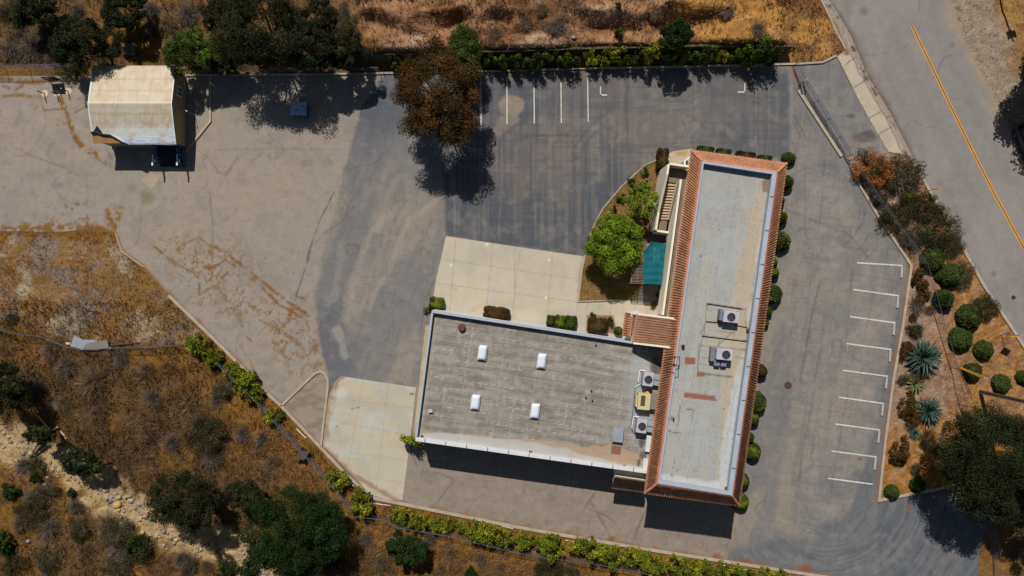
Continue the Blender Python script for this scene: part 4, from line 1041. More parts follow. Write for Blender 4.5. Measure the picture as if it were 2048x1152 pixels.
# ---- roof machines
def ac_unit(px, py, z, w, d, h, rz, label, m='acgrey', fan_at=(0, 0), fr=.36, extra=None, name='air_conditioner'):
    rz = math.radians(rz); c = V(px, py, z + h); c = Vector((c.x, c.y, z))
    R = Matrix.Rotation(rz, 3, 'Z')
    t = thing(name, c, label, 'air conditioner')
    P = lambda x, y, zz: c + R @ Vector((x, y, zz))
    b = MB(); b.box(P(0, 0, h / 2 + .06), (w, d, h - .02), rz); b.build('cabinet', M[m], t, bevel=.03)
    for s in (-1, 1):
        b = MB(); b.box(P(s * w * .35, 0, .03), (.1, d * .95, .06), rz); b.build('skid', M['darksteel'], t)
    for s in (-1, 1):
        b = MB()
        for k in range(7): b.box(P(s * (w / 2 + .008), 0, .16 + k * (h - .25) / 7), (.02, d * .84, .05), rz)
        b.build('louvre_panel', M['acside'], t)
    if fr:
        top = h + .055
        b = MB(); f0 = P(fan_at[0], fan_at[1], top)
        n = 24
        b.tube(f0 + Vector((0, 0, .0)), f0 + Vector((0, 0, .012)), fr, fr, n); b.build('fan_well', M['black'], t)
        b = MB(); vs = []
        for k in range(5):
            a = k * 2 * math.pi / 5 + .3
            u = Vector((math.cos(a), math.sin(a), 0)); v = Vector((-u.y, u.x, 0))
            p = f0 + Vector((0, 0, .02))
            b.add([p + u * .06 - v * .03, p + u * fr * .92 - v * .16, p + u * fr * .92 + v * .08 + Vector((0, 0, .03)), p + u * .06 + v * .05 + Vector((0, 0, .02))], [(0, 1, 2, 3)])
        b.tube(f0 + Vector((0, 0, .01)), f0 + Vector((0, 0, .05)), .09, .09, 12)
        b.build('fan', M['darksteel'], t)
        b = MB()
        for rr in (fr * 1.0, fr * .66, fr * .36):
            for k in range(n):
                a0_, a1_ = k * 2 * math.pi / n, (k + 1) * 2 * math.pi / n
                b.tube(f0 + Vector((math.cos(a0_) * rr, math.sin(a0_) * rr, .05)), f0 + Vector((math.cos(a1_) * rr, math.sin(a1_) * rr, .05)), .008 if rr < fr else .02, n=4)
        for k in range(4):
            a = k * math.pi / 2 + .5; b.tube(f0 + Vector((0, 0, .055)), f0 + Vector((math.cos(a) * fr, math.sin(a) * fr, .05)), .009, n=4)
        b.build('fan_guard', M['galv'], t)
    if extra: extra(t, P, rz)
    return t
def ex_plenum(t, P, rz):
    b = MB(); b.box(P(-.87, .1, .42), (.26, 1.0, .8), rz); b.build('service_panel', M['acside'], t, bevel=.02)
ac_unit(1462.5, 634, ZD, 1.38, .98, .85, -6, 'grey rooftop air conditioner alone on a pale patch, farthest from the wing', fan_at=(-.02, .0), extra=ex_plenum)
def ex_duct(t, P, rz):
    b = MB(); b.box(P(-.92, -.1, .3), (.4, 1.25, .6), rz); b.build('service_panel', M['acside'], t, bevel=.02)
    for s in (-1, 1):
        b = MB(); b.box(P(-.15 + s * .3, -.78, .3), (.5, .5, .55), rz, Matrix.Rotation(.35, 3, 'X')); b.build('intake_hood', M['sheet'], t, bevel=.02)
ac_unit(1449, 709, ZD, 1.4, .98, .95, -5, 'grey rooftop air conditioner with two intake hoods on the long office roof', fan_at=(.12, 0), extra=ex_duct)
def ex_west(t, P, rz):
    b = MB(); b.box(P(.9, 0, .35), (.8, 1.05, .6), rz); b.build('duct', M['sheet'], t, bevel=.02)
    b = MB(); b.box(P(.9, 0, .67), (.8, .05, .03), rz); b.build('duct_seam', M['darksteel'], t)
    b = MB(); b.tube(P(-.72, -.5, .12), P(-.72, .62, .12), .05); b.tube(P(-.72, .62, .12), P(-.2, .7, .12), .05); b.build('pipe', M['white'], t)
ac_unit(1296.5, 758.5, ZL, .95, 1.28, .95, -8, 'grey air conditioner with a side duct next to the access ladder', fan_at=(0, -.02), extra=ex_west)
ac_unit(1283.5, 852, ZL, .95, 1.3, .95, -8, 'grey air conditioner with a side duct just south of the yellow unit', fan_at=(.02, -.02), extra=ex_west)
def ex_yel(t, P, rz):
    b = MB(); b.box(P(-.12, .1, 1.0), (.42, .95, .03), rz); b.build('filter_opening', M['pallet'], t)
    b = MB(); b.box(P(.85, -.05, .4), (.7, 1.2, .7), rz); b.build('duct', M['sheetb'], t, bevel=.02)
    b = MB(); b.box(P(-.68, 0, .5), (.14, 1.1, .8), rz); b.build('side_hood', M['acyellow'], t, bevel=.02)
ac_unit(1288, 803.5, ZL, 1.15, 1.5, .92, -5, 'pale yellow air handler between two grey air conditioners', m='acyellow', fr=0, extra=ex_yel, name='air_handler')
b = MB(); p = V(1293, 785, ZL); b.tube(p, p + Vector((0, 0, .45)), .16, .16, 12); b.tube(p + Vector((0, 0, .45)), p + Vector((0, 0, .5)), .19, .17, 12)
tt = b.build('exhaust_stack', M['yellow'], None, p); me = tt.data
for q in range(len(me.vertices)): pass
tag(tt, 'small round orange exhaust stack beside the pale yellow air handler', 'vent')
b = MB()
pts = [(1281, 700 + 68), (1270, 775), (1265, 830), (1262, 855), (1268, 866), (1280, 868)]
for a_, c_ in zip(pts[:-1], pts[1:]): b.tube(V(*a_, ZL + .1), V(*c_, ZL + .1), .045, .045, 6)
tag(b.build('gas_pipe', M['galv'], None, V(1265, 820, ZL)), None)
gp = bpy.data.objects['gas_pipe']
# vertices were collected in world space around its origin
for v in gp.data.vertices: pass
tag(gp, 'thin grey gas pipe running along the rooftop machines', 'pipe')
# access ladder over the tile skirt
lt = thing('roof_ladder', V(1325, 733, ZL), 'dark steel ladder and handrail frame climbing over the tiles to the office roof', 'ladder')
for s in (0, 1):
    b = MB(); b.tube(V(1321 + s * 2, 737 - s * 17, ZL), V(1349 + s * 2, 730 - s * 17, ZP + .25), .035, n=6); b.build('stringer', M['darksteel'], lt)
for k in range(8):
    t_ = (k + .7) / 8; p0 = V(1321, 737, ZL).lerp(V(1349, 730, ZP + .25), t_); p1 = V(1323, 720, ZL).lerp(V(1351, 713, ZP + .25), t_)
    b = MB(); b.tube(p0, p1, .022, n=6); b.build('rung', M['darksteel'], lt)
for s in (0, 1):
    b = MB(); q = [V(1333 + s * 2, 735 - s * 17, 6.5), V(1334 + s * 2, 735 - s * 17, 7.6), V(1350 + s * 2, 731 - s * 17, 8.5), V(1358 + s * 2, 731 - s * 17, 8.4), V(1357 + s * 2, 733 - s * 17, ZD)]
    for a_, c_ in zip(q[:-1], q[1:]): b.tube(a_, c_, .03, n=6)
    b.build('handrail', M['darksteel'], lt)

# ---- pergola and the teal shade cloth
ZC = 2.6
pg = thing('pergola', V(1295, 530, 0), 'grey wooden lattice pergola between the green tree and the balcony', 'pergola')
P4 = [V(1268, 490, ZC - .08), V(1331, 487, ZC - .08), V(1323, 568, ZC - .08), V(1262, 566, ZC - .08)]
for k in range(27):
    t = k / 26; b = MB(); b.tube(P4[0].lerp(P4[3], t), P4[1].lerp(P4[2], t), .03, n=4); b.build('slat', M['lattice'], pg)
for k in range(6):
    t = k / 5; b = MB(); b.tube(P4[0].lerp(P4[1], t) - Vector((0, 0, .08)), P4[3].lerp(P4[2], t) - Vector((0, 0, .08)), .05, n=4); b.build('beam', M['lattice'], pg)
for p in P4:
    b = MB(); b.tube(Vector((p.x, p.y, 0)), p - Vector((0, 0, .1)), .06, n=4); b.build('post', M['lattice'], pg)
CL = [(1287, 503), (1303, 483.5), (1331, 488), (1323, 569), (1287, 567), (1284, 531), (1289, 515)]
fC = 1 - ZC / H
def cloth_paint(X, Y):
    c = np.tile(A(12, 112, 122), (len(X), 1))
    c = blend(c, sstep(7, 2, segd(X, Y, 1287, 503, 1305, 484)) * .6, A(6, 74, 84))
    dust = sstep(9, 4, np.abs(X - 1313)) * sstep(494, 500, Y) * sstep(526, 518, Y) * sstep(.4, .6, fbm(X / 2, Y / 5, 701, 3)) * .55
    c = blend(c, dust, A(96, 150, 132)); return c
def cloth_z(X, Y):
    return ZC + .07 + (fbm(X * 1.6, Y * .5, 711, 3) - .5) * .18 + .02 * np.sin(Y * 9)
o = gridpoly('shade_cloth', CL, cloth_z, 0.07, cloth_paint, M['teal'], kind=None, plan_f=fC)
for p in o.data.polygons: p.use_smooth = True
tag(o, 'teal shade cloth stretched over the wooden pergola', 'shade cloth')
# ------------------------------------------------------------------ vegetation
def rot_basis(n):
    n = n / np.linalg.norm(n, axis=1, keepdims=True)
    a = np.where(np.abs(n[:, 2:3]) < .9, np.array([[0, 0, 1.0]]), np.array([[1.0, 0, 0]]))
    u = np.cross(n, a); u /= np.linalg.norm(u, axis=1, keepdims=True)
    return u, np.cross(n, u)
def leaves(P, hint, size, col, R, up=.35, asp=.55):
    """leaf shaped faces at P (N,3)"""
    N = len(P)
    nr = R.normal(size=(N, 3)) * .75 + hint + np.array([[0, 0, up]])
    u, v = rot_basis(nr); th = R.uniform(0, 2 * np.pi, N)[:, None]
    u, v = u * np.cos(th) + v * np.sin(th), -u * np.sin(th) + v * np.cos(th)
    s = np.asarray(size).reshape(-1, 1) if hasattr(size, '__len__') else np.full((N, 1), size)
    V4 = np.stack([P - u * s * .5, P + v * s * asp * .5, P + u * s * .5, P - v * s * asp * .5], 1).reshape(-1, 3)
    F = np.arange(N * 4).reshape(N, 4)
    return V4, F, np.repeat(col, 4, 0)
def tint(base, N, R, var=.25, hue=.12):
    k = np.exp(R.normal(0, var, (N, 1)))
    h = R.normal(0, hue, (N, 1))
    c = np.tile(np.asarray(base, float), (N, 1)) * k
    c[:, 0:1] *= 1 + h; c[:, 2:3] *= 1 - h * .5
    return np.clip(c, .002, .8)
def strips(paths, r0, r1, R=None):
    """tapered three sided twigs; paths (N,K,3)"""
    N, Kp, _ = paths.shape
    d = paths[:, -1] - paths[:, 0]; u, v = rot_basis(d + 1e-6)
    vs = []
    for k in range(Kp):
        r = (r0 + (r1 - r0) * k / (Kp - 1)); r = np.asarray(r).reshape(-1, 1)
        for a in (0, 2.094, 4.189): vs.append(paths[:, k] + (u * math.cos(a) + v * math.sin(a)) * r)
    Vv = np.stack(vs, 1).reshape(-1, 3); nper = Kp * 3
    f = []
    for k in range(Kp - 1):
        for a in range(3):
            b_ = (a + 1) % 3; f.append([k * 3 + a, k * 3 + b_, (k + 1) * 3 + b_, (k + 1) * 3 + a])
    f = np.array(f); F = (np.arange(N)[:, None, None] * nper + f[None]).reshape(-1, 4)
    return Vv, F, nper
def join(parts):
    n = 0; V_, F_, C_ = [], [], []
    for v, f, c in parts:
        V_.append(v); F_.append(f + n); C_.append(c); n += len(v)
    return np.concatenate(V_), np.concatenate(F_), np.concatenate(C_)

LEAFC = dict(dark=(.019, .024, .008), deep=(.015, .030, .006), olive=(.033, .030, .011), scrub=(.052, .044, .018), bright=(.08, .135, .010), lime=(.135, .185, .014),
             yel=(.175, .175, .012), yelg=(.125, .15, .012), brown=(.062, .038, .011), rust=(.078, .034, .009), mid=(.045, .065, .012), grey=(.105, .082, .060), tan=(.13, .085, .045), orange=(.24, .078, .008))

def crown_mesh(name, rx, ry, rz, n_cl, n_lf, size, col, R, sparse=0.0, flat=.25, cl=.34, mix=None, mixf=.0, even=0.0):
    """crown about the origin: leaf clumps through an uneven ellipsoid"""
    d = R.normal(size=(n_cl, 3)); d[:, 2] = np.abs(d[:, 2]) * .9 - flat
    d /= np.linalg.norm(d, axis=1, keepdims=True)
    az = np.arctan2(d[:, 1], d[:, 0]); sd = R.uniform(0, 50)
    out = .70 + .66 * vnoise(np.cos(az) * 2.6 + sd, np.sin(az) * 2.6 + sd, 3)
    out = out * (1 - even) + 1.0 * even
    rad = R.uniform(.3, .9, n_cl) ** .6 * out
    C = d * rad[:, None] * np.array([[rx, ry, rz]])
    cr = cl * R.uniform(.5, 1.25, n_cl) * (rx + ry) / 2 * .8
    per = np.maximum(3, (cr ** 2 / np.mean(cr ** 2) * n_lf / n_cl * R.uniform(.5, 1.4, n_cl))).astype(int)
    idx = np.repeat(np.arange(n_cl), per); N = len(idx)
    q = R.normal(size=(N, 3)); q /= np.linalg.norm(q, axis=1, keepdims=True)
    q *= (R.uniform(0.1, 1.0, (N, 1))) ** .42
    P = C[idx] + q * cr[idx][:, None] * np.array([[1, 1, .7 * rz / max(rx, ry) + .25]])
    cb = np.exp(R.normal(0, .22, n_cl))[idx][:, None]
    c = tint(col, N, R, .22) * cb
    if mix is not None:
        m = (R.random(n_cl) < mixf)[idx][:, None]; c = np.where(m, tint(mix, N, R, .22) * cb, c)
    return leaves(P, q * .8, R.uniform(.6, 1.35, N) * size, c, R), C, cr
def limb_mesh(base_r, top, C, R, zfork, lean=(0, 0), nb=9):
    b = MB(); p0 = Vector((0, 0, -.3)); fork = Vector((lean[0], lean[1], zfork))
    mid_ = Vector((lean[0] * .4, lean[1] * .4, zfork * .5))
    b.tube(p0, mid_, base_r * 1.25, base_r * .95, 9); b.tube(mid_, fork, base_r * .95, base_r * .75, 9)
    for i in R.choice(len(C), min(nb, len(C)), replace=False):
        t = Vector(C[i]) + Vector((0, 0, top)); m_ = fork.lerp(t, .5) + Vector(R.normal(0, .18, 3)) 
        b.tube(fork, m_, base_r * .55, base_r * .34, 6); b.tube(m_, t, base_r * .34, base_r * .08, 6)
        t2 = t + Vector(R.normal(0, .6, 3)); b.tube(m_, t2, base_r * .22, base_r * .05, 5)
    return b
def tree(px, py, zc, r, label, col, name='tree', seed=1, ry=None, rzf=.62, n_lf=9000, size=.17, n_cl=90, group=None, sparse=0, flat=.25, cl=.24, mix=None, mixf=0, trunk=.16, nb=9, lean=(0, 0), even=0.0):
    """crown centre seen at (px,py), zc metres up; r the crown radius in picture pixels"""
    R = np.random.default_rng(seed * 977 + 5)
    f = (1 - zc / H) / PXM
    n_lf = int(n_lf * 2.5); n_cl = int(n_cl * 1.25); size = size if size > .3 else .15
    rx = .96 * r * f; ry_ = .96 * (ry or r) * f; rz = (rx + ry_) / 2 * rzf; rz = min(rz, zc * .85)
    p = V(px, py, zc); gp = (p.x * PXM + 1024, 576 - p.y * PXM)
    gz_ = TZ(*gp)
    base = Vector((p.x - lean[0], p.y - lean[1], gz_))
    t = thing(name, base, label, 'tree', group)
    (v, F, c), C, cr = crown_mesh('crown', rx, ry_, rz, n_cl, n_lf, size, LEAFC[col], R, sparse, flat, cl, mix=LEAFC[mix] if mix else None, mixf=mixf, even=even)
    v = v + np.array([[lean[0], lean[1], zc - gz_]])
    o = bpy.data.objects.new('crown', fastmesh('crown', v, F, M['leaf'], c)); reg(o, t)
    b = limb_mesh(trunk, zc - gz_, C + np.array([[lean[0], lean[1], 0]]), R, max(.6, (zc - gz_) * .45), (lean[0] * .6, lean[1] * .6), nb)
    o = bpy.data.objects.new('trunk', b.mesh('trunk', M['bark'])); reg(o, t)
    return t
NTH = ['first', 'second', 'third', 'fourth', 'fifth', 'sixth', 'seventh', 'eighth', 'ninth', 'tenth', 'eleventh', 'twelfth', 'thirteenth', 'fourteenth', 'fifteenth', 'sixteenth', 'seventeenth', 'eighteenth', 'nineteenth', 'twentieth',
       'twenty-first', 'twenty-second', 'twenty-third', 'twenty-fourth', 'twenty-fifth', 'twenty-sixth', 'twenty-seventh', 'twenty-eighth', 'twenty-ninth', 'thirtieth', 'thirty-first', 'thirty-second']
ORD = ['nearest'] + [q + ' nearest' for q in NTH[1:]]
MARKS = {'the white roofed shed': (270, 210), 'the dark notice board': (105, 162), 'the loose metal sheets': (180, 690), 'the crate by the fence': (608, 907),
         'the big dark tree by the creek': (590, 1060), 'the two posts of the lower gate': (1990, 1125), 'the orange flowering bush': (1735, 330), 'the utility pole': (1962, 783),
         'the wire drive gate': (1640, 235), 'the tall brown tree': (875, 190), 'the round road manhole': (2027, 595), 'the dark olive creek tree': (370, 1015), 'the largest agave': (1850, 717)}
def rank_labels(items, phrase, marks=None):
    """items [(px,py)] -> a label for each, true by construction: its rank in distance to a findable thing"""
    marks = marks or MARKS; P = np.array(items, float); best = [None] * len(items)
    for m, q in marks.items():
        d = np.hypot(P[:, 0] - q[0], P[:, 1] - q[1])
        for rnk, i in enumerate(np.argsort(d)):
            if rnk < len(ORD) and (best[i] is None or (rnk, d[i]) < best[i][:2]): best[i] = (rnk, d[i], m)
    return [f'{phrase} {ORD[b_[0]]} to {b_[2]}' if b_ else phrase for b_ in best]

# ---- trees
G = 'dark trees along the north fence'
tree(176, 86, 3.6, 82, 'wide dark green tree overhanging the back left of the white roofed shed', 'dark', seed=1, ry=60, n_lf=15000, group=G, mix='olive', mixf=.3, size=.22)
tree(385, 102, 3.0, 58, 'round fresh green tree just east of the white roofed shed', 'mid', seed=2, ry=52, n_lf=12000, group=G, mix='bright', mixf=.2, size=.22)
tree(525, 55, 5.2, 106, 'largest dark tree of the north fence, shading the blue box', 'dark', seed=3, ry=104, n_lf=26000, n_cl=120, group=G, mix='olive', mixf=.45, trunk=.24, size=.24)
tree(612, 92, 4.2, 68, 'dark tree at the fence between the largest dark tree and the brown one', 'dark', seed=4, ry=56, n_lf=12000, group=G, mix='deep', mixf=.3)
tree(690, 100, 3.4, 54, 'dark olive tree at the fence just west of the hedge wall', 'dark', seed=5, ry=44, n_lf=10000, group=G, mix='olive', mixf=.4)
tree(248, 28, 2.4, 44, 'dark rounded tree upslope behind the white roofed shed', 'dark', seed=6, n_lf=8000, group=G)
tree(70, 8, 2.6, 46, 'dark tree in the top left corner above the grey brush', 'dark', seed=7, n_lf=8000, group=G, mix='mid', mixf=.2)
tree(448, 118, 2.4, 40, 'dark low tree at the fence between the fresh green tree and the largest dark one', 'dark', seed=24, ry=32, n_lf=7000, group=G)
tree(445, 30, 2.6, 44, 'olive dark tree upslope north west of the largest dark tree', 'olive', seed=25, ry=34, n_lf=6000, group=G, mix='dark', mixf=.5)
tree(640, 28, 2.4, 40, 'small olive tree on the mulch edge at the top of the slope', 'olive', seed=8, n_lf=4500, group=G)
tree(875, 188, 5.4, 84, 'tall brown and rust leaved tree shading the north parking court', 'brown', seed=9, ry=104, n_lf=26000, n_cl=120, rzf=.5, mix='rust', mixf=.45, trunk=.22, cl=.27, flat=.35, size=.22, nb=14)
tree(930, 96, 3.8, 30, 'slim pale green tree at the top edge of the brown one', 'mid', seed=10, ry=42, n_lf=5000, cl=.4)
tree(1355, 70, 3.8, 36, 'dark evergreen standing above the hedge on the north bank', 'deep', seed=11, ry=32, n_lf=7000, cl=.3)
tree(1228, 488, 3.0, 60, 'round bright green tree by the teal shade cloth', 'lime', seed=12, ry=58, n_lf=17000, n_cl=120, even=.7, cl=.27, mix='bright', mixf=.3, size=.2, trunk=.1)
tree(1280, 402, 2.6, 42, 'loose yellow green tree leaning over the stair wall', 'lime', seed=13, ry=42, n_lf=3200, n_cl=46, cl=.22, size=.2, trunk=.07)
tree(590, 1062, 3.6, 108, 'big dark tree by the creek with a smooth broad crown', 'deep', seed=14, ry=100, n_lf=30000, n_cl=190, rzf=.62, even=.85, group='trees by the creek', trunk=.3, cl=.19)
tree(368, 1008, 2.6, 82, 'dark olive tree spreading over the creek bed', 'dark', seed=15, ry=62, n_lf=13000, group='trees by the creek', mix='olive', mixf=.5)
tree(818, 1096, 2.0, 38, 'small dark tree on the slope below the yellow hedge', 'deep', seed=16, ry=34, n_lf=6000)
tree(490, 990, 2.2, 42, 'olive tree touching the top of the big creek tree', 'olive', seed=17, ry=34, n_lf=5000, group='trees by the creek', mix='dark', mixf=.5)
tree(165, 925, 1.3, 44, 'low dark green bushy tree along the upper creek bank', 'dark', seed=18, ry=30, n_lf=5500, group='trees by the creek', mix='mid', mixf=.2, rzf=.4)
tree(82, 868, 1.8, 32, 'small dark tree beside the fallen log', 'dark', seed=19, ry=22, n_lf=3500, group='trees by the creek', mix='mid', mixf=.3)
tree(4, 770, 3.0, 44, 'dark tree cut by the left edge above the creek', 'dark', seed=20, ry=70, n_lf=8000)
tree(1985, 922, 5.6, 128, 'broad dark oak overhanging the lower drive', 'dark', seed=21, ry=122, n_lf=48000, n_cl=200, rzf=.6, even=.6, mix='olive', mixf=.25, trunk=.34, cl=.22, size=.24, nb=14)
tree(2085, 1020, 4.4, 80, 'second dark oak behind the broad one at the right edge', 'dark', seed=22, ry=80, n_lf=16000, n_cl=80, mix='olive', mixf=.3, trunk=.25)
tree(2182, 116, 5.0, 136, 'roadside oak whose shadow falls across the road', 'dark', seed=23, ry=136, n_lf=26000, n_cl=150, rzf=.5, trunk=.3, cl=.3, size=.34)

# ---- shrub prototypes (unit radius), shared by copies
def shrub_mesh(name, col, seed, n=1500, size=.2, n_cl=22, mix=None, mixf=.0, cl=.42, rz=.85, m='leaf'):
    R = np.random.default_rng(seed)
    (v, F, c), C, cr = crown_mesh(name, .95, .95, rz, n_cl, n, size, LEAFC[col], R, flat=.1, cl=cl, mix=LEAFC[mix] if mix else None, mixf=mixf)
    v[:, 2] = np.abs(v[:, 2] + .45 * rz)
    N = 10
    a = R.uniform(0, 6.28, N); e = np.stack([np.cos(a) * .5, np.sin(a) * .5, np.full(N, rz * .9)], 1)
    p = np.stack([e * 0, e * .5 + R.normal(0, .04, (N, 3)), e], 1)
    sv, sf, _ = strips(p, .035, .01)
    return fastmesh(name, *join([(v, F, c), (sv, sf, np.tile((.05, .035, .02), (len(sv), 1)))])[:2], M[m], join([(v, F, c), (sv, sf, np.tile((.05, .035, .02), (len(sv), 1)))])[2])
def globe_mesh(name, col, seed, n=2600, size=.11, e=1.0, mix=None, mixf=.3):
    """clipped shrub: dense leaf skin over a body; e<1 is squarer"""
    R = np.random.default_rng(seed)
    q = R.normal(size=(n, 3)); q[:, 2] = np.abs(q[:, 2]); q /= np.linalg.norm(q, axis=1, keepdims=True)
    s = np.sign(q) * np.abs(q) ** e; s /= (np.abs(s) ** (2 / e)).sum(1, keepdims=True) ** (e / 2)
    bump = 1 + (.16 if n == 3600 else .09) * (fbm(s[:, 0] * 3 + 9, s[:, 1] * 3 + s[:, 2] * 2.2 + 9, seed, 3) - .5) * 2
    P = s * bump[:, None] * R.uniform(.93, 1.02, (n, 1))
    c = tint(LEAFC[col], n, R, .25)
    if mix: c = np.where((fbm(s[:, 0] * 2, s[:, 1] * 2 + s[:, 2], seed + 3, 2) > 1 - mixf)[:, None], tint(LEAFC[mix], n, R, .25), c)
    A_ = leaves(P, s * 1.1, R.uniform(.7, 1.3, n) * size, c, R, up=.1, asp=.7)
    nu, nv = 20, 9                                                 # the woody body under the leaves
    th = np.linspace(0, 2 * np.pi, nu, endpoint=False); ph = np.linspace(0, np.pi / 2, nv)
    T, Ph = np.meshgrid(th, ph); b_ = np.stack([np.cos(T) * np.cos(Ph), np.sin(T) * np.cos(Ph), np.sin(Ph)], -1).reshape(-1, 3)
    bs = np.sign(b_) * np.abs(b_) ** e; bs /= (np.abs(bs) ** (2 / e)).sum(1, keepdims=True) ** (e / 2); bs *= .9
    f = [[r * nu + k, r * nu + (k + 1) % nu, (r + 1) * nu + (k + 1) % nu, (r + 1) * nu + k] for r in range(nv - 1) for k in range(nu)]
    return fastmesh(name, *(lambda J: (J[0], J[1], M['leaf'], J[2]))(join([A_, (bs, np.array(f), np.tile(np.array(LEAFC[col]) * .8, (len(bs), 1)))])))
def dry_mesh(name, seed, col, n=260, spread=1.0):
    R = np.random.default_rng(seed)
    a = R.uniform(0, 2 * np.pi, n); el = R.uniform(.1, 1.35, n); L = R.uniform(.55, 1.05, n)
    e = np.stack([np.cos(a) * np.cos(el) * L, np.sin(a) * np.cos(el) * L, np.sin(el) * L * .75], 1)
    m1 = e * .4 + R.normal(0, .05, (n, 3)) + np.array([[0, 0, .08]]); m2 = e * .75 + R.normal(0, .06, (n, 3)) + np.array([[0, 0, .06]])
    base = R.normal(0, .08, (n, 3)) * np.array([[1, 1, 0]])
    P1 = np.stack([base, m1, m2, e], 1)
    k = R.integers(0, n, n * 2); st = m1[k] * R.uniform(.3, 1, (n * 2, 1)) + 0
    en = st + R.normal(0, .22, (n * 2, 3)) + e[k] * .3
    P2 = np.stack([st, (st + en) / 2 + R.normal(0, .03, (n * 2, 3)), en], 1)
    v1, f1, k1 = strips(P1, .016, .006); v2, f2, k2 = strips(P2, .009, .004)
    c1 = np.repeat(tint(LEAFC[col], n, R, .3), k1, 0); c2 = np.repeat(tint(LEAFC[col], n * 2, R, .35), k2, 0)
    J = join([(v1, f1, c1), (v2, f2, c2)])
    return fastmesh(name, J[0], J[1], M['twig'], J[2])
def agave_mesh(name, seed, n=95, tone=1.0, yel=0.0):
    R = np.random.default_rng(seed); V_, F_, C_ = [], [], []
    for i in range(n):
        a = i * 2.39996 + R.normal(0, .08); t = (i + .5) / n
        el = .08 + 1.25 * (1 - t) ** 1.1 + R.normal(0, .05); el = 1.4 - el if False else el
        L = (.62 + .38 * t ** .4) * R.uniform(.88, 1.06); w = .062 * R.uniform(.85, 1.1)
        d = np.array([math.cos(a), math.sin(a), 0]); s = np.array([-math.sin(a), math.cos(a), 0])
        K_ = 7; r0 = len(V_)
        for k in range(K_):
            u = k / (K_ - 1); ang = el - .35 * u * u * t
            p = d * (.05 + math.cos(ang) * L * u) + np.array([0, 0, .18 + math.sin(ang) * L * u * .85 - .10 * t * u * u])
            ww = w * (math.sin(math.pi * min(1, .35 + u * .65)) ** .7 if u < 1 else 0) + (.002 if u == 1 else 0)
            nrm = np.array([0, 0, 1.0]) * math.cos(ang) - d * math.sin(ang)
            V_ += [p - s * ww + nrm * ww * .45, p, p + s * ww + nrm * ww * .45]
            e_ = np.array([.085, .12, .078]) * tone; m_ = np.array([.012, .034, .028]) * tone
            e_ = e_ * (1 - yel) + np.array([.25, .24, .07]) * yel; m_ = m_ * (1 - yel) + np.array([.09, .10, .03]) * yel
            q = R.uniform(.85, 1.15); C_ += [e_ * q, m_ * q, (e_ * .45 + m_ * .55) * q]
        for k in range(K_ - 1):
            for j in range(2): F_.append([r0 + k * 3 + j, r0 + k * 3 + j + 1, r0 + k * 3 + j + 4, r0 + k * 3 + j + 3])
    return fastmesh(name, np.array(V_), np.array(F_), M['leaf2'], np.array(C_))
M['leaf2'] = mat('agave_leaf', attr=True, var=0.12, scale=2.0, rough=0.5, trans=0.05, spec=0.3)
PR = {
 'yel': [shrub_mesh('shrub', 'yel', 11, 1900, .17, 26, 'yelg', .3), shrub_mesh('shrub', 'yel', 12, 1900, .17, 24, 'yelg', .5), shrub_mesh('shrub', 'yelg', 13, 1900, .17, 26, 'yel', .4)],
 'dkg': [shrub_mesh('shrub', 'deep', 14, 1800, .17, 24, 'mid', .3), shrub_mesh('shrub', 'mid', 15, 1800, .17, 24, 'deep', .4)],
 'grn': [shrub_mesh('shrub', 'mid', 16, 1900, .15, 26, 'bright', .25), shrub_mesh('shrub', 'mid', 17, 1900, .15, 26, 'olive', .3)],
 'olv': [shrub_mesh('shrub', 'scrub', 18, 6500, .065, 60, 'olive', .35, cl=.36, rz=.7), shrub_mesh('shrub', 'scrub', 19, 6500, .065, 60, 'grey', .3, cl=.36, rz=.7), shrub_mesh('shrub', 'olive', 23, 6500, .065, 60, 'scrub', .5, cl=.36, rz=.7)],
 'brn': [shrub_mesh('shrub', 'brown', 20, 1700, .16, 22, 'rust', .4), shrub_mesh('shrub', 'rust', 21, 1700, .16, 22, 'brown', .4)],
 'org': [shrub_mesh('shrub', 'orange', 22, 8000, .06, 70, 'olive', .3, cl=.3, rz=.7, m='orangeflower')],
 'globe': [globe_mesh('shrub', 'yelg', 31, mix='mid', mixf=.55), globe_mesh('shrub', 'mid', 32, mix='yelg', mixf=.4)],
 'round': [globe_mesh('shrub', 'mid', 61, 3600, .13, e=.9, mix='olive', mixf=.4), globe_mesh('shrub', 'mid', 62, 3600, .13, e=.95, mix='bright', mixf=.2), globe_mesh('shrub', 'deep', 63, 3600, .13, mix='mid', mixf=.5)],
 'globebrown': [globe_mesh('shrub', 'brown', 33, mix='mid', mixf=.3)],
 'box': [globe_mesh('shrub', 'mid', 34, 3200, e=.42), globe_mesh('shrub', 'yelg', 35, 3200, e=.42, mix='mid', mixf=.55)],
 'boxbrown': [globe_mesh('shrub', 'brown', 36, 3200, e=.4, mix='olive', mixf=.3), globe_mesh('shrub', 'rust', 37, 3200, e=.5, mix='brown', mixf=.5)],
 'dry': [dry_mesh('shrub', 41, 'grey'), dry_mesh('shrub', 42, 'tan'), dry_mesh('shrub', 43, 'grey'), dry_mesh('shrub', 44, 'tan')],
 'agave': [agave_mesh('agave', 51), agave_mesh('agave', 52, 80)], 'agavesmall': [agave_mesh('agave', 53, 46, 1.25)], 'agaveyel': [agave_mesh('agave', 54, 55, 1.0, .75)],
}
SR = np.random.default_rng(99)
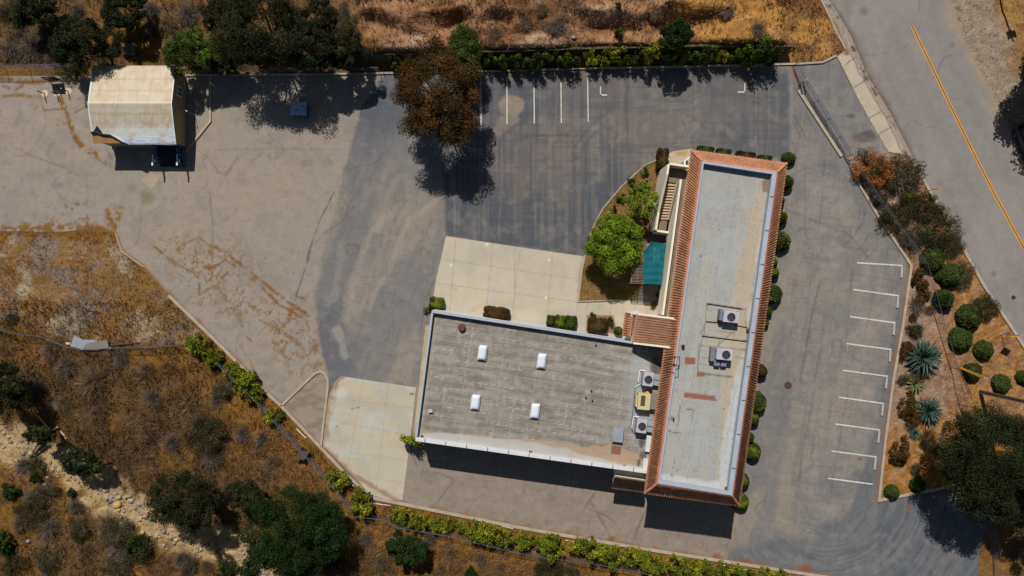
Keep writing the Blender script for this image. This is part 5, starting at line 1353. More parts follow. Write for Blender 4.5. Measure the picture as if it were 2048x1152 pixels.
def shrub(px, py, r, kind, label, cat='shrub', h=None, ry=None, rz=None, group=None, name='shrub', var=None, hz=.6, world_z=None, mark=None):
    """r picture pixels; h height in metres"""
    f = 1 / PXM; rx = r * f; ry_ = (ry or r) * f; h = h or (rx + ry_) * .55
    p = V(px, py, h * hz * .6); gp = (p.x * PXM + 1024, 576 - p.y * PXM)
    z = TZ(*gp) if world_z is None else world_z
    if abs(z + .1) < .02: z = 0.0
    ms = PR[kind]; me = ms[(var if var is not None else int(SR.integers(len(ms)))) % len(ms)]
    o = bpy.data.objects.new(name, me); COL.objects.link(o)
    o.location = (p.x, p.y, z - .02); o.rotation_euler = (0, 0, rz if rz is not None else SR.uniform(0, 6.28))
    o.scale = (rx, ry_, h)
    return tag(o, label, cat, group)
def ruled(items, kind, phrase, group, marks=None, cat='shrub', name='shrub', hf=None, **kw):
    labs = rank_labels([(i[0], i[1]) for i in items], phrase, marks)
    if kind == 'olv': items = [(i[0], i[1], i[2] * 1.2) + tuple(i[3:]) for i in items]
    for it, l in zip(items, labs):
        kw2 = dict(kw, ry=it[2] * SR.uniform(.62, 1.25)) if kind in ('dry', 'olv') else kw
        shrub(it[0], it[1], it[2], kind, l, cat, h=(it[3] if len(it) > 3 else (it[2] / PXM * hf if hf else None)), group=group, name=name, **kw2)

# clipped globes and boxes round the office block
E_ = [(1575, 317, 13, 1.0), (1569, 364, 14, 1.4), (1556, 402, 10, 1.1), (1557, 435, 14, 1.3), (1558, 482, 19, 1.5), (1542, 524, 10, 1.0), (1544, 546, 11, 1.1), (1542, 588, 19, 1.5), (1532, 622, 10, 1.0), (1527, 647, 8, .9),
      (1517, 742, 14, 1.3), (1510, 804, 20, 1.5), (1502, 838, 13, 1.2), (1495, 874, 10, 1.1), (1502, 904, 17, 1.4), (1482, 961, 14, 1.3), (1477, 1003, 17, 1.4)]
for k, (x, y, r, h) in enumerate(E_):
    brown = k in (10,)
    shrub(x + 2.5, y, r * 1.06, 'globebrown' if brown else 'globe', f"clipped {'brown' if brown else 'green'} globe shrub, {NTH[k]} from the north along the office block's east wall", h=h, group='clipped globes along the east wall', hz=.5)
for k, (x, y, w, d) in enumerate([(1410, 302, 17, 9), (1446, 307, 15, 9), (1490, 313, 20, 9), (1528, 320, 14, 9)]):
    shrub(x, y, w, 'box' if k != 2 else 'boxbrown', f'low clipped box hedge, {NTH[k]} from the west under the north eave', 'hedge', h=1.0, ry=d, rz=math.radians(-8), group='box hedges under the north eave', name='hedge', var=0)
shrub(1324, 320, 11.5, 'boxbrown', 'tall narrow clipped brown green hedge at the corner of the lawn bed', 'hedge', h=1.5, ry=22, rz=math.radians(-3), name='hedge', var=0)
shrub(873, 607, 15, 'box', 'clipped bright green block shrub at the wing corner by the court', 'hedge', h=1.2, ry=13, rz=math.radians(-8), name='hedge', var=1)
shrub(993, 627, 27, 'boxbrown', 'long clipped brown hedge against the wing wall on the concrete', 'hedge', h=1.1, ry=14, rz=math.radians(-8), name='hedge', var=1)
for k, (x, y, w, d) in enumerate([(1101, 641, 8, 11), (1119, 643, 11, 13), (1141, 645, 12, 14)]):
    shrub(x, y, w, 'box', f'clipped green block, {NTH[k]} from the west of the touching three', 'hedge', h=1.0, ry=d, rz=math.radians(-8), group='three touching clipped blocks', name='hedge', var=k % 2)
shrub(1195, 650, 20, 'boxbrown', 'wide clipped dark hedge in the soil bed beside the entry', 'hedge', h=1.1, ry=15, rz=math.radians(-5), name='hedge', var=0)
shrub(1237, 662, 9, 'globe', 'small clipped globe shrub next to the entry canopy', h=1.0)
shrub(1221, 640, 7, 'grn', 'thin leggy green bush behind the wide clipped dark hedge', h=.9)
shrub(1186, 628, 6, 'grn', 'tiny leggy bush at the north edge of the soil bed', h=.6)
shrub(823, 880, 10, 'yel', 'yellow green climbing bush at the south west corner of the wing', h=2.2, ry=22)
shrub(856, 620, 6, 'yel', 'small yellow weed at the foot of the wing corner', h=.5, ry=10)
ruled([(1312, 500, 4), (1307, 610, 6), (1316, 590, 5)], 'grn', 'thin green plant under the balcony wall', 'plants under the balcony', {'the teal shade cloth': (1308, 500), 'the porch': (1312, 660)}, 'plant', hf=1.6)
ruled([(1288, 345, 10, .5), (1262, 365, 9, .5), (1285, 372, 11, .8), (1240, 395, 10, .6), (1226, 418, 8, .5)], 'grn', 'low weedy green clump on the lawn bed', 'weedy clumps on the lawn bed', {'the stair wall': (1310, 400), 'the court kerb': (1200, 420)}, 'plant')
# yellow green hedge along the south kerb
S_ = [(725, 1005, 21), (797, 1028, 15), (818, 1036, 15), (843, 1041, 15), (871, 1045, 15), (895, 1051, 13), (922, 1053, 12), (951, 1060, 21), (975, 1068, 20), (1008, 1072, 16), (1050, 1076, 18), (1078, 1086, 14), (1104, 1080, 15),
      (1107, 1098, 20), (1154, 1093, 16), (1186, 1097, 20), (1207, 1104, 14), (1227, 1113, 20), (1262, 1111, 18), (1288, 1112, 15), (1311, 1128, 21), (1356, 1129, 20), (1384, 1134, 18), (1408, 1136, 15), (1444, 1143, 18), (1468, 1146, 17), (1496, 1150, 15), (1530, 1150, 15), (1560, 1150, 14)]
for k, (x, y, r) in enumerate(S_):
    shrub(x, y, r * 1.16, 'yel', f'yellow green shrub, {NTH[k]} from the west in the row below the south kerb', group='yellow green shrubs below the south kerb', h=r / PXM * 1.7, hz=.7)
W_ = [(402, 690, 19), (428, 710, 16), (463, 741, 16), (492, 772, 21), (512, 790, 14), (548, 832, 13), (677, 957, 17)]
for k, (x, y, r) in enumerate(W_):
    shrub(x, y, r * 1.28, 'yel', f'green shrub, {NTH[k]} from the north west along the slanting lot kerb', group='green shrubs along the slanting kerb', h=r / PXM * 1.7, var=2 if k < 5 else None)
N_ = [(790, 127, 13), (835, 128, 12), (985, 124, 14), (1006, 126, 15), (1035, 124, 15), (1060, 124, 15), (1086, 122, 16), (1112, 122, 15), (1140, 120, 16), (1187, 114, 15), (1212, 119, 13), (1240, 113, 17), (1278, 114, 14), (1292, 104, 20), (1325, 114, 15), (1357, 113, 15), (1395, 112, 15), (1420, 109, 17),
      (1441, 109, 13), (1474, 112, 14), (1500, 106, 22), (1530, 98, 23), (1537, 118, 13)]
for k, (x, y, r) in enumerate(N_):
    shrub(x, y, r * 1.25, 'yel' if k in (9, 10, 11, 13, 15, 18) else 'grn', f'shrub, {NTH[k]} from the west in the hedge below the north bank', group='hedge shrubs below the north bank', h=r / PXM * 2.4, hz=.8, world_z=0, var=2 if k > 18 or k < 9 else None)
shrub(1235, 80, 12, 'grn', 'lone small green bush on the bank above the north hedge', h=1.0)
shrub(1228, 34, 7, 'dkg', 'tiny dark green plant high on the north bank', h=.6)
# planting strip between lot and road
PM = {'the orange flowering bush': (1735, 330), 'the utility pole': (1962, 783), 'the largest agave': (1850, 717), 'the round road manhole': (2027, 595), 'the corner of the lower drive': (1757, 1001)}
shrub(1744, 338, 48, 'org', 'big sprawling orange flowering bush beside the drive', ry=42, h=1.5, rz=-.5)
ruled([(1800, 350, 40, 1.5), (1843, 412, 38, 1.4), (1792, 432, 34, 1.2), (1872, 455, 36, 1.3), (1820, 478, 26, 1.0), (1757, 395, 18, .9), (1922, 549, 24, .9), (1968, 616, 22, .9), (1858, 882, 20, .9), (1770, 440, 14, .7), (1900, 490, 22, .8)], 'olv', 'dark olive roadside bush', 'olive scrub in the roadside strip', PM)
ruled([(1817, 391, 13, .9), (1856, 466, 11, .7)], 'yel', 'small bright yellow bush', 'bright bushes among the scrub', PM, var=2)
ruled([(1866, 520, 23, 1.2), (1899, 549, 24, 1.3), (1889, 600, 20, 1.3), (1940, 633, 24, 1.3), (1922, 679, 23, 1.2), (1969, 700, 18, 1.0), (1947, 744, 18, 1.0), (2004, 768, 18, 1.0), (1785, 985, 14, .9), (1836, 972, 15, .9), (2048, 755, 14, .8)], 'round', 'rounded green roadside shrub', 'rounded green shrubs in the roadside strip', PM)
ruled([(1837, 548, 11, .7), (1828, 562, 8, .6), (1845, 570, 13, .7), (1812, 815, 26, .7), (1795, 904, 27, 1.0), (1815, 700, 20, .7), (1846, 590, 14, .6), (1830, 835, 14, .5)], 'brn', 'brown dried roadside bush', 'brown bushes in the roadside strip', PM)
ruled([(1836, 610, 32, .8), (1860, 620, 20, .7)], 'dry', 'spread dead roadside bush', 'dead bushes by the lot kerb', PM, name='dry_shrub')
ruled([(1826, 636, 9, .5), (1822, 660, 9, .5), (1833, 665, 12, .5), (1835, 745, 20, .5), (1822, 848, 12, .5), (1830, 938, 11, .5), (1806, 760, 12, .5)], 'olv', 'low sparse olive tuft', 'olive tufts between the agaves', PM, 'plant')
shrub(1850, 716, 42, 'agave', 'largest blue green agave, at the kerb of the striped stalls', 'agave', h=1.9, name='agave', var=0)
shrub(1860, 823, 34, 'agave', 'second large blue green agave, straight below the largest', 'agave', h=1.6, name='agave', var=1)
shrub(1838, 656, 13, 'agavesmall', 'small pale agave just above the largest one', 'agave', h=.6, name='agave')
shrub(1871, 492, 14, 'agavesmall', 'small agave among olive scrub near the road', 'agave', h=.6, name='agave')
shrub(1832, 768, 24, 'agaveyel', 'yellowish spiky yucca between the two large agaves', 'yucca', h=.9, name='yucca')
shrub(1832, 868, 17, 'agavesmall', 'small pale green agave below the second large one', 'agave', h=.7, name='agave')
shrub(1878, 903, 15, 'agavesmall', 'small blue agave at the edge of the dark oak', 'agave', h=.7, name='agave')
# brush on the wild ground
DR = [(185, 765, 42, 1.6), (58, 95, 48, 1.6), (372, 28, 34, 1.2), (100, 705, 34, 1.1), (342, 888, 30, 1.3), (130, 735, 28, 1), (62, 770, 30, 1.2), (300, 800, 36, 1.1), (30, 60, 34, 1.2), (120, 60, 34, 1.1), (100, 110, 30, 1.1),
      (395, 850, 24, 1.0), (430, 800, 22, .8), (240, 720, 22, .8), (290, 740, 24, .8), (190, 830, 30, 1), (120, 810, 28, 1), (420, 920, 30, .9), (480, 870, 26, .8), (540, 930, 24, .8), (520, 880, 22, .7), (60, 1000, 34, 1.2), (95, 1060, 28, 1.0), (140, 1020, 26, 1.1),
      (200, 1060, 32, 1.2), (230, 1110, 34, 1.2), (160, 1110, 24, 1.0), (40, 1050, 26, 1), (350, 1130, 28, 1), (30, 940, 28, 1), (400, 1145, 24, .9), (650, 1000, 18, .6), (730, 1080, 22, .7), (760, 1130, 24, .8), (700, 1140, 22, .8), (860, 1080, 18, .7), (900, 1110, 20, .7), (880, 1140, 22, .7),
      (960, 1120, 18, .6), (1000, 1140, 20, .6), (440, 45, 30, 1), (330, 50, 30, .9), (300, 60, 24, .8), (425, 80, 24, .9), (90, 60, 40, 1.2), (20, 100, 34, 1), (300, 20, 24, .9), (10, 30, 26, 1.1), (150, 20, 22, .9), (1050, 60, 26, .6), (990, 85, 22, .6), (1110, 70, 24, .6), (1080, 40, 20, .5), (1440, 40, 22, .5), (1500, 75, 20, .5), (1300, 40, 20, .5), (700, 30, 18, .5), (60, 870, 20, .9), (290, 870, 26, 1)]
ruled(DR, 'dry', 'dead twiggy bush,', 'dead twiggy bushes', name='dry_shrub')
OL = [(90, 985, 22, 1.0), (225, 1070, 30, 1.2), (262, 1102, 28, 1.1), (60, 1030, 26, .9), (370, 1138, 22, .9), (20, 640, 14, .6), (445, 780, 18, .9), (410, 870, 30, 1.2), (1098, 1136, 26, 1.3), (1145, 1140, 14, .8), (230, 1140, 28, 1.1), (90, 1120, 28, 1.1), (440, 1130, 22, 1), (655, 1120, 24, 1), (150, 1060, 24, 1.0), (30, 1130, 24, 1.0), (60, 940, 20, .8), (700, 60, 26, 1), (665, 75, 24, 1), (140, 130, 24, 1.2), (30, 20, 24, 1), (470, 25, 26, 1.2)]
ruled(OL, 'olv', 'olive scrub bush', 'olive scrub on wild ground')
GN = [(18, 985, 18, 1), (60, 960, 11, .7), (12, 1085, 26, 1.3), (268, 1095, 24, 1.2), (488, 1140, 24, 1.2), (132, 990, 9, .6), (940, 1142, 12, .8), (440, 1150, 20, 1)]
ruled(GN, 'dkg', 'leafy dark green bush', 'dark green bushes on wild ground')

# ---- dry grass and creek stones: nobody could count these
def grass(name, n, region, hmin, hmax, w, seed, bright=1.12, nb=5, m='straw', colf=None, minalb=None):
    R = np.random.default_rng(seed)
    x0, y0, x1, y1 = region
    X = R.uniform(x0, x1, n); Y = R.uniform(y0, y1, n)
    d = np.minimum(sdist(X, Y, LOT), sdist(X, Y, ROAD)); side = sdist(X, Y, SIDEWALK)
    dc = pathd(X, Y, CREEK)
    keep = (d > 4) & (side > 2) & ((dc > 42) | (R.random(n) < .06)) & (R.random(n) < sstep(.25, .55, fbm(X / 40, Y / 40, seed, 4)) + .15)
    X = X[keep]; Y = Y[keep]; N = len(X)
    Z = terrain_z(X, Y); base = terrain_col(X, Y) * bright
    P = np.stack([(X - 1024) / PXM, (576 - Y) / PXM, Z], 1)
    vs, cs = [], []
    for k in range(nb):
        a = R.uniform(0, 6.283, N); h = R.uniform(hmin, hmax, N); le = R.uniform(.15, .9, N) * h
        o = np.stack([np.cos(a) * .05, np.sin(a) * .05, np.zeros(N)], 1)
        t = np.stack([-np.sin(a), np.cos(a), np.zeros(N)], 1) * (w * R.uniform(.6, 1.4, N))[:, None]
        tip = np.stack([np.cos(a) * le, np.sin(a) * le, h], 1)
        vs.append(np.stack([P + o - t, P + o + t, P + o + tip], 1))
        c = base * np.exp(R.normal(0, .25, (N, 1))); cs.append(np.repeat(c[:, None], 3, 1))
    Vv = np.concatenate(vs, 0).reshape(-1, 3); Cc = np.concatenate(cs, 0).reshape(-1, 3)
    F = np.arange(len(Vv)).reshape(-1, 3)
    o = bpy.data.objects.new(name, fastmesh(name, Vv, F, M[m], np.clip(Cc, .003, .9))); reg(o); tag(o, kind='stuff')
grass('dry_grass', 26000, (-30, 600, 1200, 1190), .12, .45, .03, 71)
def brush(name, n, region, seed, lmin, lmax, cols):
    R = np.random.default_rng(seed); x0, y0, x1, y1 = region
    X = R.uniform(x0, x1, n); Y = R.uniform(y0, y1, n)
    d = np.minimum(sdist(X, Y, LOT), sdist(X, Y, ROAD)); dc = pathd(X, Y, CREEK)
    PLOT = [(-300, 470), (120, 466), (225, 470), (245, 506), (335, 592), (420, 678), (370, 690), (170, 690), (60, 655), (-300, 560)]
    k = (d > 22) & (dc > 48) & (sdist(X, Y, PLOT) > 8) & (R.random(n) < sstep(.38, .6, fbm(X / 55, Y / 55, seed, 4)) + .05)
    X = X[k]; Y = Y[k]; N = len(X); Z = terrain_z(X, Y)
    P = np.stack([(X - 1024) / PXM, (576 - Y) / PXM, Z], 1)
    fl = fbm(X / 70, Y / 70, seed + 3, 3) * 12
    a = fl + R.normal(0, .9, N); L = R.uniform(lmin, lmax, N); el = R.uniform(.1, 1.0, N)
    e = P + np.stack([np.cos(a) * np.cos(el), np.sin(a) * np.cos(el), np.sin(el) * .8], 1) * L[:, None]
    m = (P + e) / 2 + R.normal(0, .08, (N, 3)) + np.array([[0, 0, .08]])
    v, f, kk = strips(np.stack([P, m, e], 1), .018, .006)
    c = np.array(cols)[R.integers(0, len(cols), N)] * np.exp(R.normal(0, .3, (N, 1)))
    o = bpy.data.objects.new(name, fastmesh(name, v, f, M['twig'], np.repeat(np.clip(c, .004, .8), kk, 0))); reg(o); tag(o, kind='stuff')
brush('dry_brush', 30000, (-30, 640, 1150, 1190), 91, .3, .9, [(.15, .095, .045), (.19, .115, .04), (.11, .08, .055), (.22, .14, .06)])
brush('bank_brush', 8000, (-30, -30, 1640, 118), 92, .2, .6, [(.2, .13, .075), (.26, .18, .11), (.15, .10, .06), (.24, .19, .14)])
grass('bank_grass', 7500, (-30, -30, 1720, 128), .10, .38, .03, 72)
grass('strip_grass', 6500, (1690, -30, 2090, 1190), .05, .18, .02, 73, 1.15)
grass('plot_grass', 7000, (-30, 460, 430, 700), .05, .2, .02, 74, 1.15)
def bed_grass():
    R = np.random.default_rng(75); X = R.uniform(1155, 1320, 9000); Y = R.uniform(318, 606, 9000)
    k = inpoly(X, Y, BED); X = X[k]; Y = Y[k]; N = len(X); P = np.stack([(X - 1024) / PXM, (576 - Y) / PXM, np.full(N, .07)], 1)
    a = R.uniform(0, 6.28, N); h = R.uniform(.05, .16, N)
    t = np.stack([-np.sin(a), np.cos(a), 0 * a], 1) * .025; tip = np.stack([np.cos(a) * h * .7, np.sin(a) * h * .7, h], 1)
    Vv = np.stack([P - t, P + t, P + tip], 1).reshape(-1, 3); c = np.repeat(np.clip(bed_paint(X, Y) * 1.25 * np.exp(R.normal(0, .3, (N, 1))), .003, .9), 3, 0)
    o = bpy.data.objects.new('lawn_grass', fastmesh('lawn_grass', Vv, np.arange(len(Vv)).reshape(-1, 3), M['straw'], c)); reg(o); tag(o, kind='stuff')
bed_grass()
def rock_mesh(R, r):
    import bmesh
    b = bmesh.new(); bmesh.ops.create_icosphere(b, subdivisions=1, radius=1)
    s = R.uniform(.6, 1.2, 3) * r; s[2] *= .6
    for v in b.verts:
        k = R.uniform(.8, 1.15); v.co = Vector((v.co.x * s[0] * k, v.co.y * s[1] * k, v.co.z * s[2] * k))
    vs = np.array([v.co[:] for v in b.verts]); fs = np.array([[v.index for v in f.verts] for f in b.faces]); b.free()
    return vs, fs
def stones():
    R = np.random.default_rng(81); parts = []
    seg = [(np.array(a), np.array(b_)) for a, b_ in zip(CREEK[1:-2], CREEK[2:-1])]
    for k in range(620):
        a, b_ = seg[R.integers(1, len(seg))]; q = a + (b_ - a) * R.random() + R.normal(0, 18, 2)
        r = float(np.clip(R.lognormal(-2.1, .55), .04, .38)); vs, fs = rock_mesh(R, r)
        z = TZ(*q); p = V(*q, 0); vs = vs + np.array([[p.x, p.y, z + r * .1]])
        c = np.array([A(176, 158, 124), A(166, 150, 124), A(150, 124, 84), A(146, 138, 122)][R.integers(4)]) * R.uniform(.7, 1.2)
        parts.append((vs, fs, np.tile(c, (len(vs), 1))))
    J = join(parts); o = bpy.data.objects.new('creek_stones', fastmesh('creek_stones', J[0], J[1], M['rock'], J[2])); reg(o); tag(o, kind='stuff')
    BO = [(222, 1018, .5, (196, 164, 96)), (226, 1027, .28, (176, 150, 96)), (248, 1009, .42, (168, 158, 140)), (268, 1015, .26, (150, 152, 146)), (278, 1039, .3, (206, 140, 104)), (245, 1000, .34, (160, 138, 100)), (450, 1132, .3, (170, 166, 156)), (178, 977, .24, (190, 166, 118)), (57, 1082, .3, (150, 142, 128)), (330, 1085, .3, (172, 160, 136))]
    L_ = rank_labels([(b_[0], b_[1]) for b_ in BO], 'weathered creek boulder', {'the dark olive creek tree': (370, 1015), 'the big dark tree by the creek': (590, 1060), 'the fallen log': (65, 910)})
    for (x, y, r, col), l in zip(BO, L_):
        vs, fs = rock_mesh(R, r); p = V(x, y, 0); z = TZ(x, y)
        me = fastmesh('boulder', vs, fs, M['rock'], np.tile(A(*col), (len(vs), 1)), smooth=True)
        o = bpy.data.objects.new('boulder', me); reg(o, None, (p.x, p.y, z + r * .15)); tag(o, l, 'boulder', 'boulders by the creek')
stones()
# ------------------------------------------------------------------ everything else that stands on the ground
def wpt(px, py, z=0.0):
    p = V(px, py, 0); g = TZ(px, py); g = 0.0 if abs(g + .1) < .02 else g
    return Vector((p.x, p.y, g + z))
# ---- retaining wall of the north bank
b = MB(); b.wall([V(x, y)[:2] for x, y in WALL_N[1:]], .22, -.2, [1.55, 1.7, 1.75, 1.75, 1.4])
tag(b.build('retaining_wall', M['earthwall'], None, V(1150, 110)), 'long dark retaining wall holding the north bank behind the hedge', 'wall')
# ---- chain link fences
def fence(name, pts, h, label, step=2.6, lean=0.0, mesh_step=.16, z=None):
    P = []
    for (x0, y0), (x1, y1) in zip(pts[:-1], pts[1:]):
        n = max(1, int(round(math.hypot(x1 - x0, y1 - y0) / PXM / step)))
        for k in range(n): P.append((x0 + (x1 - x0) * k / n, y0 + (y1 - y0) * k / n))
    P.append(pts[-1])
    base = [wpt(x, y) for x, y in P]
    t = thing(name, base[0], label, 'fence')
    top = []
    for i, p in enumerate(base):
        d = (base[min(i + 1, len(base) - 1)] - base[max(i - 1, 0)]); n_ = Vector((-d.y, d.x, 0)).normalized()
        top.append(p + Vector((0, 0, h)) + n_ * lean)
        b = MB(); b.tube(p - Vector((0, 0, .2)), top[-1] + Vector((0, 0, .05)), .03, n=7); b.build('post', M['fencepost'], t)
    b = MB()
    for a, c in zip(top[:-1], top[1:]): b.tube(a, c, .02, n=6)
    b.build('top_rail', M['fencepost'], t)
    b = MB()
    for (a, c, ta, tc) in zip(base[:-1], base[1:], top[:-1], top[1:]):
        L = (c - a).length; n = max(2, int(L / mesh_step)); hw = int(h / mesh_step)
        for k in range(-hw, n + 1):
            for s in (0, 1):
                u0 = k / n; u1 = (k + hw) / n; v0, v1 = 0.03, .99
                if u1 <= 0 or u0 >= 1: continue
                if u0 < 0: v0 = v0 + (v1 - v0) * (-u0) / (u1 - u0); 
                if u1 > 1: v1_ = v0 + (v1 - v0) * (1 - max(u0, 0)) / (u1 - max(u0, 0)); v1 = v1_
                q0, q1 = max(u0, 0), min(u1, 1)
                if s: q0, q1 = 1 - q0, 1 - q1
                f = lambda u, v: a.lerp(c, u).lerp(ta.lerp(tc, u), v)
                b.tube(f(q0, v0), f(q1, v1), .0045, n=3)
    b.build('wire_mesh', M['wire'], t)
    return t
fence('wire_fence', [(-80, 141), (60, 140), (184, 137)], 1.5, 'grey wire fence at the back of the lot west of the white roofed shed')
fence('wire_fence', [(376, 146), (560, 145), (760, 143)], 1.3, 'grey wire fence under the dark trees east of the shed')
fence('wire_fence', [(-40, 636), (30, 668), (95, 676), (150, 697), (180, 702), (280, 697), (372, 693)], 1.2, 'old sagging wire fence along the dirt plot above the brush', lean=.25)
fence('wire_fence', [(440, 722), (520, 800), (560, 845), (640, 935), (684, 985), (716, 1027), (772, 1032), (800, 1048), (900, 1064), (1040, 1098), (1200, 1122), (1330, 1146), (1440, 1162)], 1.2, 'long wire fence running below the yellow green shrubs and slanting kerb')
fence('wire_fence', [(1586, 132), (1601, 168)], 1.3, 'short wire fence panel between the north kerb and the gate')
GATE = [(1603, 172), (1692, 316)]
fence('wire_fence', [(1697, 322), (1746, 397), (1792, 460), (1840, 528), (1874, 646), (1892, 707), (1901, 735), (1907, 767), (1930, 850), (1968, 1000), (1983, 1100), (1986, 1170)], 1.3, 'wire fence through the roadside planting strip')
# sliding gate and its concrete track
a, c = V(*GATE[0]), V(*GATE[1])
gt = thing('sliding_gate', a, 'wide wire sliding gate standing along the pale concrete track', 'gate')
gh = 1.25; d = (c - a).normalized(); nn = Vector((-d.y, d.x, 0)); off = nn * .16 if nn.x > 0 else nn * -.16
a, c = a + off, c + off
Z_ = lambda p, z: Vector((p.x, p.y, z))
for (p, q, nm) in ((Z_(a, gh), Z_(c, gh), 'top_rail'), (Z_(a, .14), Z_(c, .14), 'bottom_rail'), (Z_(a, .78), Z_(c, .78), 'middle_rail')):
    b = MB(); b.tube(p, q, .03, n=6); b.build(nm, M['galv'], gt)
for k in range(5):
    p = a.lerp(c, k / 4); b = MB(); b.tube(Z_(p, .0), Z_(p, gh + .03), .03, n=6); b.build('upright', M['galv'], gt)
b = MB(); n = 60
for k in range(n):
    for s in (0, 1):
        u0, u1 = k / n, min(1, k / n + .115)
        if s: u0, u1 = 1 - u0, 1 - u1
        b.tube(Z_(a.lerp(c, u0), .16), Z_(a.lerp(c, u1), gh - .02), .0045, n=3)
b.build('wire_mesh', M['wire'], gt)
b = MB(); b.tube(Z_(a - d * .25 - off * 2.2, 0), Z_(a - d * .25 - off * 2.2, 1.35), .05); b.tube(Z_(a - d * .25 + off, 0), Z_(a - d * .25 + off, 1.35), .05)
b.tube(Z_(a - d * .25 - off * 2.2, 1.35), Z_(a - d * .25 + off, 1.35), .04); b.build('guide_frame', M['galv'], gt)
b = MB(); b.wall([V(1596, 181).xy, V(1682, 313).xy], .3, -.05, .16)
tag(b.build('gate_track', M['kerb'], None, V(1640, 247), bevel=.02), 'straight pale concrete track beam under the sliding gate', 'gate track')

# ---- wheel stops of the east stalls
WS = [((1803, 533), (1801.5, 556)), ((1795, 593), (1793.5, 616)), ((1788, 647), (1786, 670)), ((1780, 701), (1778, 723)), ((1773, 755), (1770.5, 777)), ((1765, 809), (1763, 831)), ((1758, 862), (1755, 885)), ((1750.5, 916), (1748, 939))]
for k, (p, q) in enumerate(WS):
    p, q = V(*p), V(*q); b = MB(); m_ = (p + q) / 2; L = (q - p).length; rz = math.atan2((q - p).y, (q - p).x)
    b.box((m_.x, m_.y, .07), (L, .2, .14), rz)
    tag(b.build('wheel_stop', M['stopwhite'], None, (m_.x, m_.y, 0), bevel=.03), f'pale concrete wheel stop, {NTH[k]} from the north in the east stalls', 'wheel stop', 'wheel stops of the east stalls')
# ---- manhole covers
def cover(px, py, r, m, label):
    p = V(px, py, 0); t = thing('manhole_cover', p, label, 'manhole cover')
    b = MB(); b.tube(p + Vector((0, 0, .001)), p + Vector((0, 0, .008)), r, r, 24); b.build('rim', M[m], t)
    b = MB(); b.tube(p + Vector((0, 0, .008)), p + Vector((0, 0, .013)), r * .86, r * .86, 24)
    for k in range(8):
        a_ = k * math.pi / 4; b.box(p + Vector((math.cos(a_) * r * .45, math.sin(a_) * r * .45, .015)), (r * .6, .04, .006), a_)
    b.build('lid', M[m], t)
cover(1576, 771, .38, 'iron', 'round brown manhole cover in the east parking court')
cover(2027, 595, .22, 'darkiron', 'small round dark manhole cover in the road')
# ---- shed with a tarp over its low gambrel roof
zr, ze = 3.5, 2.65
FE, FR = 1 - ze / H, 1 - zr / H
sh = thing('shed', V(288, 230, 0), 'tan shed with a stained white tarp roof at the back of the lot', 'shed')
xw, xe = V(187, 200, ze).x, V(352, 200, ze).x
yn, ysd, yr = V(0, 132.5, ze).y, V(0, 286.5, ze).y, V(0, 208, zr).y
x0, x1, y0, y1 = xw + .3, xe - .28, ysd + .2, yn - .2
b = MB(); b.prism([(x0, y0), (x1, y0), (x1, y1), (x0, y1)], -.05, 2.5); b.build('wall', M['shedwall'], sh)
for xg in (x0, x1):
    s_ = 1 if xg == x1 else -1
    b = MB(); b.add([(xg, y0, 2.5), (xg, y1, 2.5), (xg, yr, zr - .12), (xg - s_ * .1, y0, 2.5), (xg - s_ * .1, y1, 2.5), (xg - s_ * .1, yr, zr - .12)], [(0, 1, 2) if s_ > 0 else (0, 2, 1), (3, 5, 4) if s_ > 0 else (3, 4, 5), (0, 2, 5, 3), (2, 1, 4, 5), (1, 0, 3, 4)])
    b.build('gable', M['shedwall'], sh)
def roof_z(y):
    t = np.where(y > yr, (yn - y) / (yn - yr), (y - ysd) / (yr - ysd))
    return ze + (zr - ze) * t + .035 * np.sin(np.pi * t)
b = MB(); n = 10
prof = [(y, float(roof_z(np.array(y)))) for y in np.linspace(ysd, yn, 2 * n + 1)]
for (ya, za), (yb, zb) in zip(prof[:-1], prof[1:]):
    b.add([(xw, ya, za - .07), (xe, ya, za - .07), (xe, yb, zb - .07), (xw, yb, zb - .07), (xw, ya, za), (xe, ya, za), (xe, yb, zb), (xw, yb, zb)], [(3, 2, 1, 0), (4, 5, 6, 7), (0, 1, 5, 4), (2, 3, 7, 6), (1, 2, 6, 5), (3, 0, 4, 7)])
b.build('roof', M['plywood'], sh)
nxx, nyy = 110, 110
X = np.linspace(xw - .03, xe + .03, nxx); Y = np.linspace(ysd - .12, yn + .05, nyy); TX, TY = np.meshgrid(X, Y)
u = (TX - xw) / (xe - xw); v = (TY - ysd) / (yn - ysd)
cutv = np.interp(u, [0, .06, .16, .24, .33, .40, .5, 1.0], [.115, .13, .10, .085, .04, -.02, -.05, -.05])
TYc = np.maximum(TY, ysd + cutv * (yn - ysd))
Zt = roof_z(np.clip(TYc, ysd, yn)) + .03 - np.clip(ysd - TYc, 0, 1) * .6
wr = np.exp(-((v - .33) / .16) ** 2) * (fbm(TX * 4.5, TY * .9, 801, 3) - .5) * .14 + np.exp(-((v - .03) / .05) ** 2) * (fbm(TX * 1.2, TY * 9, 802, 3) - .5) * .16 + (fbm(TX * 2.5, TY * 1.2, 803, 3) - .5) * .035
Zt = Zt + np.abs(wr) + np.exp(-((TYc - (ysd + cutv * (yn - ysd))) / .1) ** 2) * .08 * (u < .42)
nT = fbm(TX * 1.1, TY * 1.1, 804, 5)
cc = np.tile(A(204, 191, 166), (nxx * nyy, 1))
vf, uf = v.ravel(), u.ravel()
cc = blend(cc, sstep(.5, .48, vf), A(190, 181, 162))  # south slope greyed, its weaker sunlight put into the tarp colour
cc = blend(cc, sstep(.24, .2, vf + (nT.ravel() - .5) * .02), A(206, 206, 200))
cc = blend(cc, sstep(.08, .06, vf), A(198, 208, 222))
